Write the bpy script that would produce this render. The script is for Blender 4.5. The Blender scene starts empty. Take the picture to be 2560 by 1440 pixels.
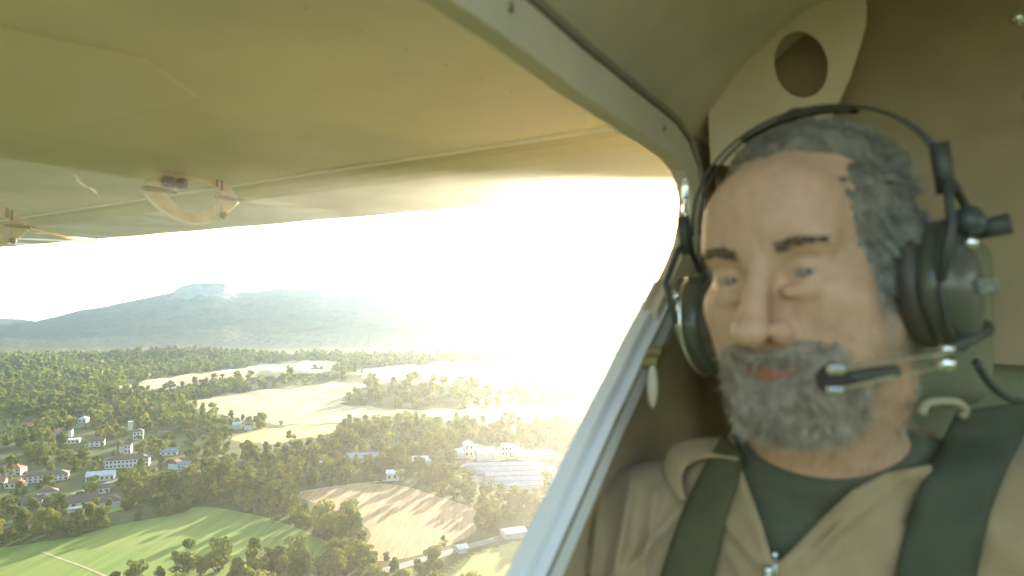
import bpy, bmesh, math, random
import numpy as np
from mathutils import Matrix, Vector
R_ = math.radians
random.seed(7)
rng = np.random.default_rng(11)
SC = bpy.context.scene
COL = SC.collection

# ------------------------------------------------------------------ camera, sky, sun, exposure
F = 1668.0                      # focal length in pixels of the 2560 px wide photograph
PITCH = R_(2.747)
ALT = 130.0
CAM = Vector((0, 0, ALT))
RX = Matrix.Rotation(PITCH, 3, 'X')
cd = bpy.data.cameras.new('camera'); cam = bpy.data.objects.new('camera', cd); COL.objects.link(cam)
cam.location = CAM; cam.rotation_euler = (R_(90) + PITCH, 0, 0)
cd.sensor_width = 36; cd.lens = F / 2560 * 36
cd.clip_start = 0.02; cd.clip_end = 60000
cd.dof.use_dof = True; cd.dof.focus_distance = 30.0; cd.dof.aperture_fstop = 4.6
SC.camera = cam
SUN_EL, SUN_AZ = R_(10.0), R_(13.8)
w = bpy.data.worlds.new('World'); SC.world = w; w.use_nodes = True
nt = w.node_tree; bg = nt.nodes['Background']
sky = nt.nodes.new('ShaderNodeTexSky'); sky.sky_type = 'NISHITA'; sky.sun_disc = False
sky.sun_elevation = SUN_EL; sky.sun_rotation = SUN_AZ; sky.altitude = 300; sky.air_density = 1.2; sky.dust_density = 2.5
nt.links.new(sky.outputs[0], bg.inputs[0]); bg.inputs[1].default_value = 0.10
ld = bpy.data.lights.new('sun', 'SUN'); sun = bpy.data.objects.new('sun', ld); COL.objects.link(sun)
ld.energy = 3.2; ld.angle = R_(0.55); ld.color = (1.0, 0.88, 0.68)
sd = Vector((math.sin(SUN_AZ) * math.cos(SUN_EL), math.cos(SUN_AZ) * math.cos(SUN_EL), math.sin(SUN_EL)))
sun.rotation_euler = sd.to_track_quat('Z', 'Y').to_euler(); sun.location = (0, 0, 300)
SC.view_settings.view_transform = 'Standard'; SC.view_settings.look = 'None'
SC.view_settings.exposure = 3.0; SC.view_settings.gamma = 1
SC.cycles.volume_bounces = 1; SC.cycles.max_bounces = 8; SC.cycles.transparent_max_bounces = 16
SC.cycles.use_denoising = True
HAZE_D = 0.000025

# ------------------------------------------------------------------ frames and projection
def C2W(p):                     # aircraft frame (x right, y ahead, z up, camera at origin) -> world
    return CAM + RX @ Vector(p)
def proj(P):                    # world points (n,3) -> pixel coordinates and depth
    P = np.asarray(P, float) - np.array(CAM)
    c, s = math.cos(PITCH), math.sin(PITCH)
    y = P[:, 1] * c + P[:, 2] * s; z = -P[:, 1] * s + P[:, 2] * c
    y = np.where(np.abs(y) < 1e-3, 1e-3, y)
    px = 1280 + F * P[:, 0] / y; py = 720 - F * z / y
    px = np.where(y > 0, px, -99999); return px, py, y
def K(px, py, d):               # a point of the aircraft frame
    return np.array([(px - 1280) / F * d, d, (720 - py) / F * d])
def G(px, py, z=0.0):           # a point of the flat valley floor
    d = RX @ Vector(((px - 1280) / F, 1, (720 - py) / F)); t = (z - ALT) / d.z
    return (CAM.x + d.x * t, CAM.y + d.y * t)
def inpoly(px, py, poly):
    px = np.asarray(px, float); py = np.asarray(py, float); r = np.zeros(px.shape, bool); n = len(poly)
    for i in range(n):
        x0, y0 = poly[i]; x1, y1 = poly[(i + 1) % n]
        if y0 == y1: continue
        m = (y0 > py) != (y1 > py)
        r ^= m & (px < (x1 - x0) * (py - y0) / (y1 - y0) + x0)
    return r

# ------------------------------------------------------------------ mesh helpers
def mesh(name, V, Fc, mat=None, smooth=False, mats=None, midx=None):
    me = bpy.data.meshes.new(name)
    V = np.asarray(V, dtype=np.float32)
    if isinstance(Fc, np.ndarray):
        n, k = Fc.shape
        me.vertices.add(len(V)); me.vertices.foreach_set('co', V.ravel())
        me.loops.add(n * k); me.loops.foreach_set('vertex_index', Fc.astype(np.int32).ravel())
        me.polygons.add(n); me.polygons.foreach_set('loop_start', np.arange(0, n * k, k, dtype=np.int32))
        me.update(calc_edges=True)
    else:
        me.from_pydata([tuple(map(float, v)) for v in V], [], [tuple(f) for f in Fc]); me.update()
    for m in (mats or ([mat] if mat else [])): me.materials.append(m)
    if smooth: me.polygons.foreach_set('use_smooth', np.ones(len(me.polygons), bool))
    if midx is not None: me.polygons.foreach_set('material_index', np.asarray(midx, np.int32))
    me.update()
    return me
def link(name, me, parent=None, loc=None, **kw):
    o = bpy.data.objects.new(name, me); COL.objects.link(o)
    if parent is not None: o.parent = parent
    if loc is not None: o.location = loc
    for k, v in kw.items():
        if v: o[k] = v
    return o
class MB:
    def __init__(s): s.v = []; s.f = []
    def add(s, V, Fc):
        b = len(s.v); s.v += [tuple(map(float, v)) for v in V]; s.f += [tuple(b + i for i in f) for f in Fc]; return s
    def box(s, c, size, R=None):
        c = np.array(c); h = np.array(size) / 2; V = []
        for z in (-1, 1):
            for y in (-1, 1):
                for x in (-1, 1):
                    q = np.array([x, y, z]) * h
                    V.append(c + (R @ q if R is not None else q))
        return s.add(V, [(0, 2, 3, 1), (4, 5, 7, 6), (0, 1, 5, 4), (2, 6, 7, 3), (0, 4, 6, 2), (1, 3, 7, 5)])
    def tube(s, pts, r, n=10, cap=True):
        pts = [np.array(p, float) for p in pts]; m = len(pts)
        rr = r if hasattr(r, '__len__') else [r] * m
        b = len(s.v); up = None
        for i in range(m):
            t = pts[min(i + 1, m - 1)] - pts[max(i - 1, 0)]; t = t / (np.linalg.norm(t) + 1e-12)
            if up is None:
                up = np.array([0, 0, 1.0]) if abs(t[2]) < .9 else np.array([1.0, 0, 0])
            a = np.cross(t, up); a /= np.linalg.norm(a) + 1e-12; c = np.cross(a, t); up = c
            for k in range(n):
                an = 2 * math.pi * k / n; s.v.append(tuple(pts[i] + rr[i] * (math.cos(an) * a + math.sin(an) * c)))
        for i in range(m - 1):
            for k in range(n):
                s.f.append((b + i * n + k, b + i * n + (k + 1) % n, b + (i + 1) * n + (k + 1) % n, b + (i + 1) * n + k))
        if cap:
            s.f.append(tuple(b + k for k in reversed(range(n)))); s.f.append(tuple(b + (m - 1) * n + k for k in range(n)))
        return s
    def ell(s, c, r, R=None, nu=20, nv=12):
        c = np.array(c, float); V = []; Fc = []
        for j in range(nv + 1):
            th = math.pi * j / nv
            for i in range(nu):
                ph = 2 * math.pi * i / nu
                q = np.array([r[0] * math.sin(th) * math.cos(ph), r[1] * math.sin(th) * math.sin(ph), r[2] * math.cos(th)])
                V.append(c + (R @ q if R is not None else q))
        for j in range(nv):
            for i in range(nu):
                Fc.append((j * nu + i, (j + 1) * nu + i, (j + 1) * nu + (i + 1) % nu, j * nu + (i + 1) % nu))
        return s.add(V, Fc)
    def plate(s, loop, off):     # closed loop of points, thickened by vector off
        n = len(loop); off = np.array(off)
        V = [np.array(p) for p in loop] + [np.array(p) + off for p in loop]
        Fc = [tuple(reversed(range(n))), tuple(range(n, 2 * n))] + [(i, (i + 1) % n, n + (i + 1) % n, n + i) for i in range(n)]
        return s.add(V, Fc)
    def band(s, A, B, off):      # strip between two polylines, thickened
        n = len(A); off = np.array(off); b = len(s.v)
        for P in (A, B, [np.array(p) + off for p in A], [np.array(p) + off for p in B]): s.v += [tuple(map(float, p)) for p in P]
        for i in range(n - 1):
            a0, a1, b0, b1 = b + i, b + i + 1, b + n + i, b + n + i + 1
            c0, c1, d0, d1 = a0 + 2 * n, a1 + 2 * n, b0 + 2 * n, b1 + 2 * n
            s.f += [(a0, b0, b1, a1), (c0, c1, d1, d0), (a0, a1, c1, c0), (b0, d0, d1, b1)]
        e = b + n - 1
        s.f += [(b, b + 2 * n, b + 3 * n, b + n), (e, e + n, e + 3 * n, e + 2 * n)]
        return s
    def build(s, name, mat, parent=None, smooth=False, org=(0, 0, 0), bevel=0, **kw):
        V = np.array(s.v) - np.array(org)
        me = mesh(name, V, s.f, mat, smooth); bm = bmesh.new(); bm.from_mesh(me); bmesh.ops.recalc_face_normals(bm, faces=bm.faces); bm.to_mesh(me); bm.free()
        o = link(name, me, parent, **kw)
        if bevel:
            m = o.modifiers.new('bevel', 'BEVEL'); m.width = bevel; m.segments = 2; m.limit_method = 'ANGLE'
        return o

# ------------------------------------------------------------------ materials
def mat(name, col, rough=.6, metal=0, spec=.5, noise=None, bump=0, bscale=50, coat=0, sss=0, sheen=0, alpha=None, coord='Object'):
    m = bpy.data.materials.new(name); m.use_nodes = True; n = m.node_tree; b = n.nodes['Principled BSDF']
    b.inputs['Base Color'].default_value = (*col, 1); b.inputs['Roughness'].default_value = rough
    b.inputs['Metallic'].default_value = metal; b.inputs['Specular IOR Level'].default_value = spec
    b.inputs['Coat Weight'].default_value = coat; b.inputs['Sheen Weight'].default_value = sheen
    if sss:
        b.inputs['Subsurface Weight'].default_value = sss; b.inputs['Subsurface Radius'].default_value = (1, .35, .2); b.inputs['Subsurface Scale'].default_value = .006
    tc = n.nodes.new('ShaderNodeTexCoord')
    if noise:
        sc, col2, dt = noise
        t = n.nodes.new('ShaderNodeTexNoise'); t.inputs['Scale'].default_value = sc; t.inputs['Detail'].default_value = dt
        n.links.new(tc.outputs[coord], t.inputs['Vector'])
        r = n.nodes.new('ShaderNodeValToRGB'); r.color_ramp.elements[0].position = .35; r.color_ramp.elements[1].position = .65
        r.color_ramp.elements[0].color = (*col, 1); r.color_ramp.elements[1].color = (*col2, 1)
        n.links.new(t.outputs['Fac'], r.inputs[0]); n.links.new(r.outputs[0], b.inputs['Base Color'])
    if bump:
        t = n.nodes.new('ShaderNodeTexNoise'); t.inputs['Scale'].default_value = bscale; t.inputs['Detail'].default_value = 6
        n.links.new(tc.outputs[coord], t.inputs['Vector'])
        bu = n.nodes.new('ShaderNodeBump'); bu.inputs['Strength'].default_value = bump; bu.inputs['Distance'].default_value = .002
        n.links.new(t.outputs['Fac'], bu.inputs['Height']); n.links.new(bu.outputs[0], b.inputs['Normal'])
    return m
def leaf_mat(name, cols):
    m = bpy.data.materials.new(name); m.use_nodes = True; n = m.node_tree; n.nodes.clear()
    out = n.nodes.new('ShaderNodeOutputMaterial'); g = n.nodes.new('ShaderNodeNewGeometry')
    t = n.nodes.new('ShaderNodeTexNoise'); t.inputs['Scale'].default_value = .075; t.inputs['Detail'].default_value = 3
    t2 = n.nodes.new('ShaderNodeTexNoise'); t2.inputs['Scale'].default_value = .9
    n.links.new(g.outputs['Position'], t.inputs['Vector']); n.links.new(g.outputs['Position'], t2.inputs['Vector'])
    ad = n.nodes.new('ShaderNodeMath'); ad.operation = 'MULTIPLY_ADD'; ad.inputs[1].default_value = .3; n.links.new(t2.outputs['Fac'], ad.inputs[0]); n.links.new(t.outputs['Fac'], ad.inputs[2])
    r = n.nodes.new('ShaderNodeValToRGB'); e = r.color_ramp.elements
    e[0].position = .48; e[0].color = (*cols[0], 1); e[1].position = .82; e[1].color = (*cols[2], 1)
    x = e.new(.65); x.color = (*cols[1], 1)
    n.links.new(ad.outputs[0], r.inputs[0])
    d = n.nodes.new('ShaderNodeBsdfDiffuse'); tr = n.nodes.new('ShaderNodeBsdfTranslucent'); mx = n.nodes.new('ShaderNodeMixShader'); mx.inputs[0].default_value = .45
    n.links.new(r.outputs[0], d.inputs[0]); n.links.new(r.outputs[0], tr.inputs[0])
    n.links.new(d.outputs[0], mx.inputs[1]); n.links.new(tr.outputs[0], mx.inputs[2]); n.links.new(mx.outputs[0], out.inputs[0])
    return m
M = {}
M['leaf'] = leaf_mat('foliage', [(.06, .095, .018), (.13, .165, .03), (.23, .21, .04)])
M['bark'] = mat('bark', (.09, .065, .04), .9, noise=(3, (.16, .12, .08), 4))
M['plaster'] = mat('white plaster', (.52, .50, .46), .8, noise=(.6, (.42, .40, .36), 4))
M['grey_plaster'] = mat('grey plaster', (.42, .42, .40), .8, noise=(.6, (.33, .32, .3), 4))
M['tile'] = mat('red roof tiles', (.32, .12, .06), .8, noise=(1.5, (.22, .09, .05), 5))
M['old_tile'] = mat('dark old roof tiles', (.13, .09, .07), .85, noise=(1.5, (.08, .06, .05), 5))
M['tin'] = mat('pale tin roof', (.50, .51, .52), .45, spec=.6, noise=(.5, (.38, .40, .42), 3))
M['blue_tin'] = mat('blue grey sheet roof', (.16, .21, .28), .5, noise=(.3, (.11, .15, .21), 3))
M['dark_glass'] = mat('dark window', (.03, .035, .04), .1)
M['wood_door'] = mat('brown door', (.12, .07, .04), .6)

# ------------------------------------------------------------------ ground: one sheet to the horizon with the hills
def S_(x): return x * x * (3 - 2 * x)
def lin(px, pts):
    return np.interp(px, [p[0] for p in pts], [p[1] for p in pts])
SKY = [(-2500, 760), (-900, 775), (-300, 788), (0, 797), (50, 798), (90, 804), (105, 800), (130, 795), (200, 776), (260, 768), (300, 758), (350, 748), (400, 738), (430, 731), (450, 716), (480, 709), (520, 707), (560, 709), (582, 719), (600, 728), (640, 730), (680, 724), (740, 721), (800, 722), (850, 733), (900, 735), (950, 733), (1100, 738), (1300, 742), (1500, 750), (1700, 760), (2500, 770), (5000, 780)]
_w = [(rng.normal(size=2), rng.uniform(0, 6.3)) for _ in range(60)]
def fbm(x, y, base, octs=5, seed=0):
    r = 0; a = 1.0; k = seed
    for o in range(octs):
        sm = 0
        for j in range(4):
            d, ph = _w[(k + j) % 60]; d = d / (np.linalg.norm(d) + 1e-9)
            sm = sm + np.sin((d[0] * x + d[1] * y) / base * (1 + .23 * j) * 6.283 + ph + 1.7 * np.sin((d[1] * x - d[0] * y) / base * 3.1 + ph * 2))
        r = r + a * sm / 4; a *= .55; base *= .47; k += 4
    return r
def height(x, y):
    x = np.asarray(x, float); y = np.asarray(y, float)
    fr = y > 50; yy = np.where(fr, y, 50.0)
    px = 1280 + F * x / yy
    front = np.clip((yy - 900) / 1200, 0, 1)
    D = 5200 + 500 * np.sin(px / 300.0)
    hr = ALT + (800 - lin(px, SKY)) / F * D
    base = lin(px, [(-2000, 2300), (0, 2150), (300, 2500), (700, 2600), (1200, 2500), (2000, 2900)])
    t = np.clip((yy - base) / (D - base), 0, 1)
    prof = .25 * S_(t) + .75 * t ** 2.1
    n1 = fbm(x, y, 900, 5, 3)
    h = hr * prof * (1 + .16 * n1 * np.sin(np.pi * t) )
    h = np.where(yy > D, hr - (yy - D) * .12, h)
    h = h + np.where(t > 0.02, 4.0 * fbm(x, y, 60, 3, 17) * np.clip(t * 6, 0, 1), 0)
    cl = np.clip(1 - np.abs(px - 515) / 95, 0, 1)       # the cliff band under the top
    h = h - 26 * cl * np.clip(1 - np.abs(yy - D + 260) / 200, 0, 1)
    # wooded foothills
    def ridge(pts, w_, hh, off=0):
        d0 = lin(px, pts); a = lin(px, hh)
        return a * np.exp(-((yy - d0) / w_) ** 2)
    h = h + ridge([(-600, 1700), (0, 1750), (300, 1950), (560, 2150)], 100, [(-900, 8), (0, 10), (380, 26), (560, 24), (700, 0)])
    h = h + ridge([(150, 980), (350, 1150), (650, 1450), (900, 1500)], 75, [(120, 0), (300, 22), (520, 28), (760, 22), (980, 0)])
    h = h + ridge([(800, 1150), (1050, 1250), (1300, 1300)], 130, [(820, 0), (1000, 20), (1200, 18), (1320, 0)])
    h = h + front * np.clip((2500 - yy) / 300, 0, 1) * 9 * (fbm(x, y, 480, 3, 30)) + 2 * front
    far = np.clip((np.hypot(x, y) - 9000) / 3000, 0, 1)
    return np.where(fr, h, 0) * (1 - far) * np.clip((y - 100) / 500, 0, 1)

POLY = {
 'green': [(-260, 1400), (0, 1372), (200, 1340), (290, 1312), (462, 1284), (490, 1262), (640, 1285), (790, 1335), (860, 1385), (790, 1405), (690, 1412), (600, 1445), (470, 1550), (-330, 1590)],
 'meadow': [(225, 1285), (255, 1270), (300, 1256), (342, 1251), (345, 1262), (300, 1275), (245, 1290)],
 'plough': [(722, 1238), (760, 1226), (850, 1214), (930, 1208), (1010, 1213), (1090, 1240), (1190, 1270), (1204, 1300), (1180, 1342), (1110, 1368), (1040, 1392), (960, 1405), (872, 1400), (930, 1348), (922, 1320), (860, 1285), (765, 1250)],
 'gold': [(535, 1092), (600, 1080), (690, 1068), (760, 1062), (855, 1064), (840, 1084), (745, 1098), (665, 1112), (600, 1102)],
 'pale_hill': [(285, 966), (400, 945), (560, 925), (700, 905), (780, 900), (850, 905), (860, 925), (700, 940), (560, 950), (450, 968), (345, 980)],
 'pale': [(460, 1008), (560, 985), (720, 968), (850, 955), (930, 962), (870, 985), (850, 1010), (1000, 1025), (1250, 1020), (1480, 1008), (1480, 1045), (1250, 1055), (1040, 1040), (900, 1044), (840, 1058), (700, 1062), (640, 1050), (560, 1040), (500, 1025)],
 'pale_far': [(880, 925), (1100, 905), (1500, 900), (1600, 960), (1500, 1000), (1300, 960), (1100, 945), (950, 945)],
 'pasture': [(1090, 1450), (1150, 1400), (1215, 1372), (1300, 1352), (1345, 1352), (1345, 1500), (1040, 1500)],
 'yard': [(1120, 1122), (1180, 1112), (1300, 1118), (1400, 1128), (1420, 1150), (1300, 1150), (1180, 1150), (1120, 1140)],
 'sheds': [(1150, 1160), (1260, 1158), (1380, 1162), (1400, 1232), (1310, 1232), (1190, 1205)],
}
CLS = {'green': (.13, .20, .035), 'meadow': (.16, .24, .05), 'plough': (.33, .215, .10), 'gold': (.46, .34, .12), 'pale_hill': (.42, .34, .21), 'pale': (.31, .27, .155),
       'pale_far': (.4, .36, .24), 'pasture': (.17, .2, .06), 'yard': (.34, .30, .22), 'sheds': (.15, .16, .14)}
az_f = np.linspace(-48, 22, 900); az_c1 = np.linspace(22, 180, 60)[1:]; az_c2 = np.linspace(-180, -48, 50)[1:-1]
AZ = np.radians(np.concatenate([az_f, az_c1, az_c2])); NA = len(AZ)
RR = np.concatenate([[0.5, 60, 150], np.geomspace(230, 2600, 420), np.geomspace(2620, 9000, 260), np.geomspace(9500, 28000, 10)]); NR = len(RR)
A_, Rr = np.meshgrid(AZ, RR)
X = (Rr * np.sin(A_)).ravel(); Y = (Rr * np.cos(A_)).ravel(); Z = height(X, Y)
idx = np.arange(NA * NR).reshape(NR, NA)
a = idx[:-1, :]; b = np.roll(idx, -1, 1)[:-1, :]; c = np.roll(idx, -1, 1)[1:, :]; d = idx[1:, :]
Fg = np.stack([a.ravel(), b.ravel(), c.ravel(), d.ravel()], 1)
V = np.stack([X, Y, Z], 1)
pxv, pyv, dv = proj(V)
colr = np.tile(np.array([.07, .085, .028]), (len(V), 1))
for k, pl in POLY.items():
    if k in ('green', 'plough', 'meadow'): continue
    m = inpoly(pxv + 7 * np.sin(pyv * .9 + pxv * .05), pyv + 2.5 * np.sin(pxv * .07), pl) & (dv > 0); colr[m] = CLS[k]
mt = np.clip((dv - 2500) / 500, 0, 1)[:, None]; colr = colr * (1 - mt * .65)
cliff = inpoly(pxv + 5 * np.sin(pyv * .8), pyv + 3 * np.sin(pxv * .13), [(420, 748), (440, 722), (475, 714), (570, 716), (600, 735), (560, 744), (500, 738), (470, 748)]) & (dv > 4000)
colr[cliff] = (.075, .078, .075)
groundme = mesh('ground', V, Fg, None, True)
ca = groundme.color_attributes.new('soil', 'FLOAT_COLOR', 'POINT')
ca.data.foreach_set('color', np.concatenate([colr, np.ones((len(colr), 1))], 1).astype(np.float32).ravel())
def ground_mat():
    m = bpy.data.materials.new('ground'); m.use_nodes = True; n = m.node_tree; b = n.nodes['Principled BSDF']; b.inputs['Roughness'].default_value = .95; b.inputs['Specular IOR Level'].default_value = .1
    at = n.nodes.new('ShaderNodeAttribute'); at.attribute_name = 'soil'
    g = n.nodes.new('ShaderNodeNewGeometry')
    t = n.nodes.new('ShaderNodeTexNoise'); t.inputs['Scale'].default_value = .02; t.inputs['Detail'].default_value = 9; t.inputs['Roughness'].default_value = .65
    n.links.new(g.outputs['Position'], t.inputs['Vector'])
    r = n.nodes.new('ShaderNodeMapRange'); r.inputs[1].default_value = .3; r.inputs[2].default_value = .7; r.inputs[3].default_value = .55; r.inputs[4].default_value = 1.4
    n.links.new(t.outputs['Fac'], r.inputs[0])
    mx = n.nodes.new('ShaderNodeMix'); mx.data_type = 'RGBA'; mx.blend_type = 'MULTIPLY'; mx.inputs[0].default_value = 1
    n.links.new(at.outputs['Color'], mx.inputs[6]); n.links.new(r.outputs[0], mx.inputs[7]); n.links.new(mx.outputs[2], b.inputs['Base Color'])
    return m
groundme.materials.append(ground_mat())
ground = link('ground', groundme, kind='structure')

def field_mat(name, c1, c2, c3, ang, sc):
    m = bpy.data.materials.new(name); m.use_nodes = True; n = m.node_tree; b = n.nodes['Principled BSDF']; b.inputs['Roughness'].default_value = .95; b.inputs['Specular IOR Level'].default_value = .1
    g = n.nodes.new('ShaderNodeNewGeometry')
    mp = n.nodes.new('ShaderNodeMapping'); mp.inputs['Rotation'].default_value = (0, 0, R_(ang)); mp.inputs['Scale'].default_value = (sc, sc * .06, sc)
    n.links.new(g.outputs['Position'], mp.inputs[0])
    t = n.nodes.new('ShaderNodeTexNoise'); t.inputs['Scale'].default_value = 1; t.inputs['Detail'].default_value = 5; t.inputs['Distortion'].default_value = .6
    n.links.new(mp.outputs[0], t.inputs[0])
    t2 = n.nodes.new('ShaderNodeTexNoise'); t2.inputs['Scale'].default_value = .02; t2.inputs['Detail'].default_value = 6; n.links.new(g.outputs['Position'], t2.inputs[0])
    r = n.nodes.new('ShaderNodeValToRGB'); e = r.color_ramp.elements; e[0].position = .41; e[0].color = (*c1, 1); e[1].position = .59; e[1].color = (*c2, 1); n.links.new(t.outputs['Fac'], r.inputs[0])
    r2 = n.nodes.new('ShaderNodeMapRange'); r2.inputs[1].default_value = .45; r2.inputs[2].default_value = .7; n.links.new(t2.outputs['Fac'], r2.inputs[0])
    mx = n.nodes.new('ShaderNodeMix'); mx.data_type = 'RGBA'; mx.inputs[7].default_value = (*c3, 1)
    r2.inputs[4].default_value = .6; n.links.new(r2.outputs[0], mx.inputs[0]); n.links.new(r.outputs[0], mx.inputs[6]); n.links.new(mx.outputs[2], b.inputs['Base Color'])
    return m
def smooth_loop(pts, n=3):
    P = np.array(pts, float)
    for _ in range(n):
        Q = np.roll(P, -1, 0); P = np.stack([.75 * P + .25 * Q, .25 * P + .75 * Q], 1).reshape(-1, 2)
    return P
def sheet(name, pix, m, z=.12, **kw):
    P = smooth_loop([G(*p) for p in pix], 2)
    return link(name, mesh(name, [(x, y, z) for x, y in P], [tuple(range(len(P)))], m), kind='structure', **kw)
sheet('green_field', POLY['green'], field_mat('crop green', (.115, .175, .03), (.16, .215, .048), (.20, .215, .06), -58, .14))
sheet('meadow', POLY['meadow'], field_mat('meadow green', (.17, .25, .05), (.22, .28, .07), (.25, .28, .09), 20, .1))
sheet('ploughed_field', POLY['plough'], field_mat('stubble', (.25, .165, .08), (.36, .25, .13), (.36, .255, .14), 66, .4))
def ribbon(name, pix, wid, m, z=.2, zs=None):
    P = np.array([G(*p) for p in pix]); 
    t = np.linspace(0, len(P) - 1, len(P) * 6); P = np.stack([np.interp(t, range(len(P)), P[:, 0]), np.interp(t, range(len(P)), P[:, 1])], 1)
    for _ in range(4): P[1:-1] = (P[:-2] + 2 * P[1:-1] + P[2:]) / 4
    T = np.gradient(P, axis=0); T /= np.linalg.norm(T, axis=1)[:, None]; N = np.stack([-T[:, 1], T[:, 0]], 1) * wid / 2
    A = P + N; B = P - N; n = len(P)
    V = [(x, y, z) for x, y in A] + [(x, y, z) for x, y in B]
    return link(name, mesh(name, V, [(i, i + 1, n + i + 1, n + i) for i in range(n - 1)], m), kind='structure')
M['gravel'] = mat('pale gravel', (.13, .12, .105), .9, noise=(.15, (.17, .16, .14), 6), coord='Object')
M['dirt'] = mat('dry earth track', (.34, .27, .16), .95, noise=(.2, (.26, .22, .12), 5))
ribbon('road', [(880, 1455), (914, 1440), (985, 1420), (1047, 1404), (1083, 1393), (1139, 1376), (1189, 1362), (1258, 1343), (1330, 1325), (1400, 1310)], 7.5, M['gravel'])
ribbon('path', [(105, 1380), (150, 1397), (210, 1418), (262, 1440), (330, 1475)], 1.4, M['dirt'])
ribbon('lane', [(720, 1240), (745, 1232), (800, 1222), (870, 1213), (940, 1205), (975, 1200)], 3.5, M['dirt'])
ribbon('village_street', [(180, 1236), (230, 1222), (262, 1210), (300, 1195), (420, 1178), (640, 1176)], 6, M['gravel'])

# ------------------------------------------------------------------ houses
def rz(a):
    c, s = math.cos(a), math.sin(a); return np.array([[c, -s, 0], [s, c, 0], [0, 0, 1]])
OCC = []
def house(px, py, wpx, h, dep, ang, roof, wallm, roofm, label, cat='house', name='village_house', win=0, floors=1, rh=None, group=None, chim=False):
    x, y = G(px, py); d = math.hypot(x, y); wid = wpx / F * y; h *= .82
    L, D = (wid, dep)
    z0 = float(height(x, y))
    root = link(name, None, None, (x, y, z0), label=label, category=cat, group=group)
    root.rotation_euler = (0, 0, R_(ang) - math.atan2(x, y) * .6)
    OCC.append((x, y, max(L, D) * .55 + 3))
    MB().box((0, 0, h / 2), (L, D, h)).build('wall', wallm, root)
    rh = rh or D * .28; e = .5
    m = MB()
    if roof == 'gable':
        for sgn in (-1, 1):
            lo = [(-L / 2 - e, sgn * (D / 2 + e), h - .15), (L / 2 + e, sgn * (D / 2 + e), h - .15), (L / 2 + e, 0, h + rh), (-L / 2 - e, 0, h + rh)]
            m.plate(lo, (0, 0, .22))
        m.add([(-L / 2, -D / 2, h), (-L / 2, D / 2, h), (-L / 2, 0, h + rh - .1), (L / 2, -D / 2, h), (L / 2, D / 2, h), (L / 2, 0, h + rh - .1)], [(0, 2, 1), (3, 4, 5)])
    elif roof == 'hip':
        q = min(L, D) / 2
        m.add([(-L / 2 - e, -D / 2 - e, h + .02), (L / 2 + e, -D / 2 - e, h + .02), (L / 2 + e, D / 2 + e, h + .02), (-L / 2 - e, D / 2 + e, h + .02), (-L / 2 + q, 0, h + rh), (L / 2 - q, 0, h + rh)],
              [(0, 1, 5, 4), (1, 2, 5), (2, 3, 4, 5), (3, 0, 4), (3, 2, 1, 0)])
    else:
        m.box((0, 0, h + .2), (L + .6, D + .6, .4))
    rf = m.build('roof', roofm, root)
    if chim: MB().box((L * .22, D * .12, h + rh * .8), (.8, .8, 1.8)).build('chimney', M['plaster'], rf)
    if win:
        for fl in range(floors):
            for i in range(win):
                cx = -L / 2 + L * (i + .5) / win; fh = h / floors
                MB().box((cx, -D / 2 - .03, fl * fh + fh * .55), (min(1.5, L / win * .5), .12, fh * .42)).build('window', M['dark_glass'], root)
        MB().box((L * .5 - 1.2, -D / 2 - .05, 1.1), (1.1, .14, 2.2)).build('door', M['wood_door'], root)
    return root
W_, GP = M['plaster'], M['grey_plaster']
RT, OT, TN, BT = M['tile'], M['old_tile'], M['tin'], M['blue_tin']
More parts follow.
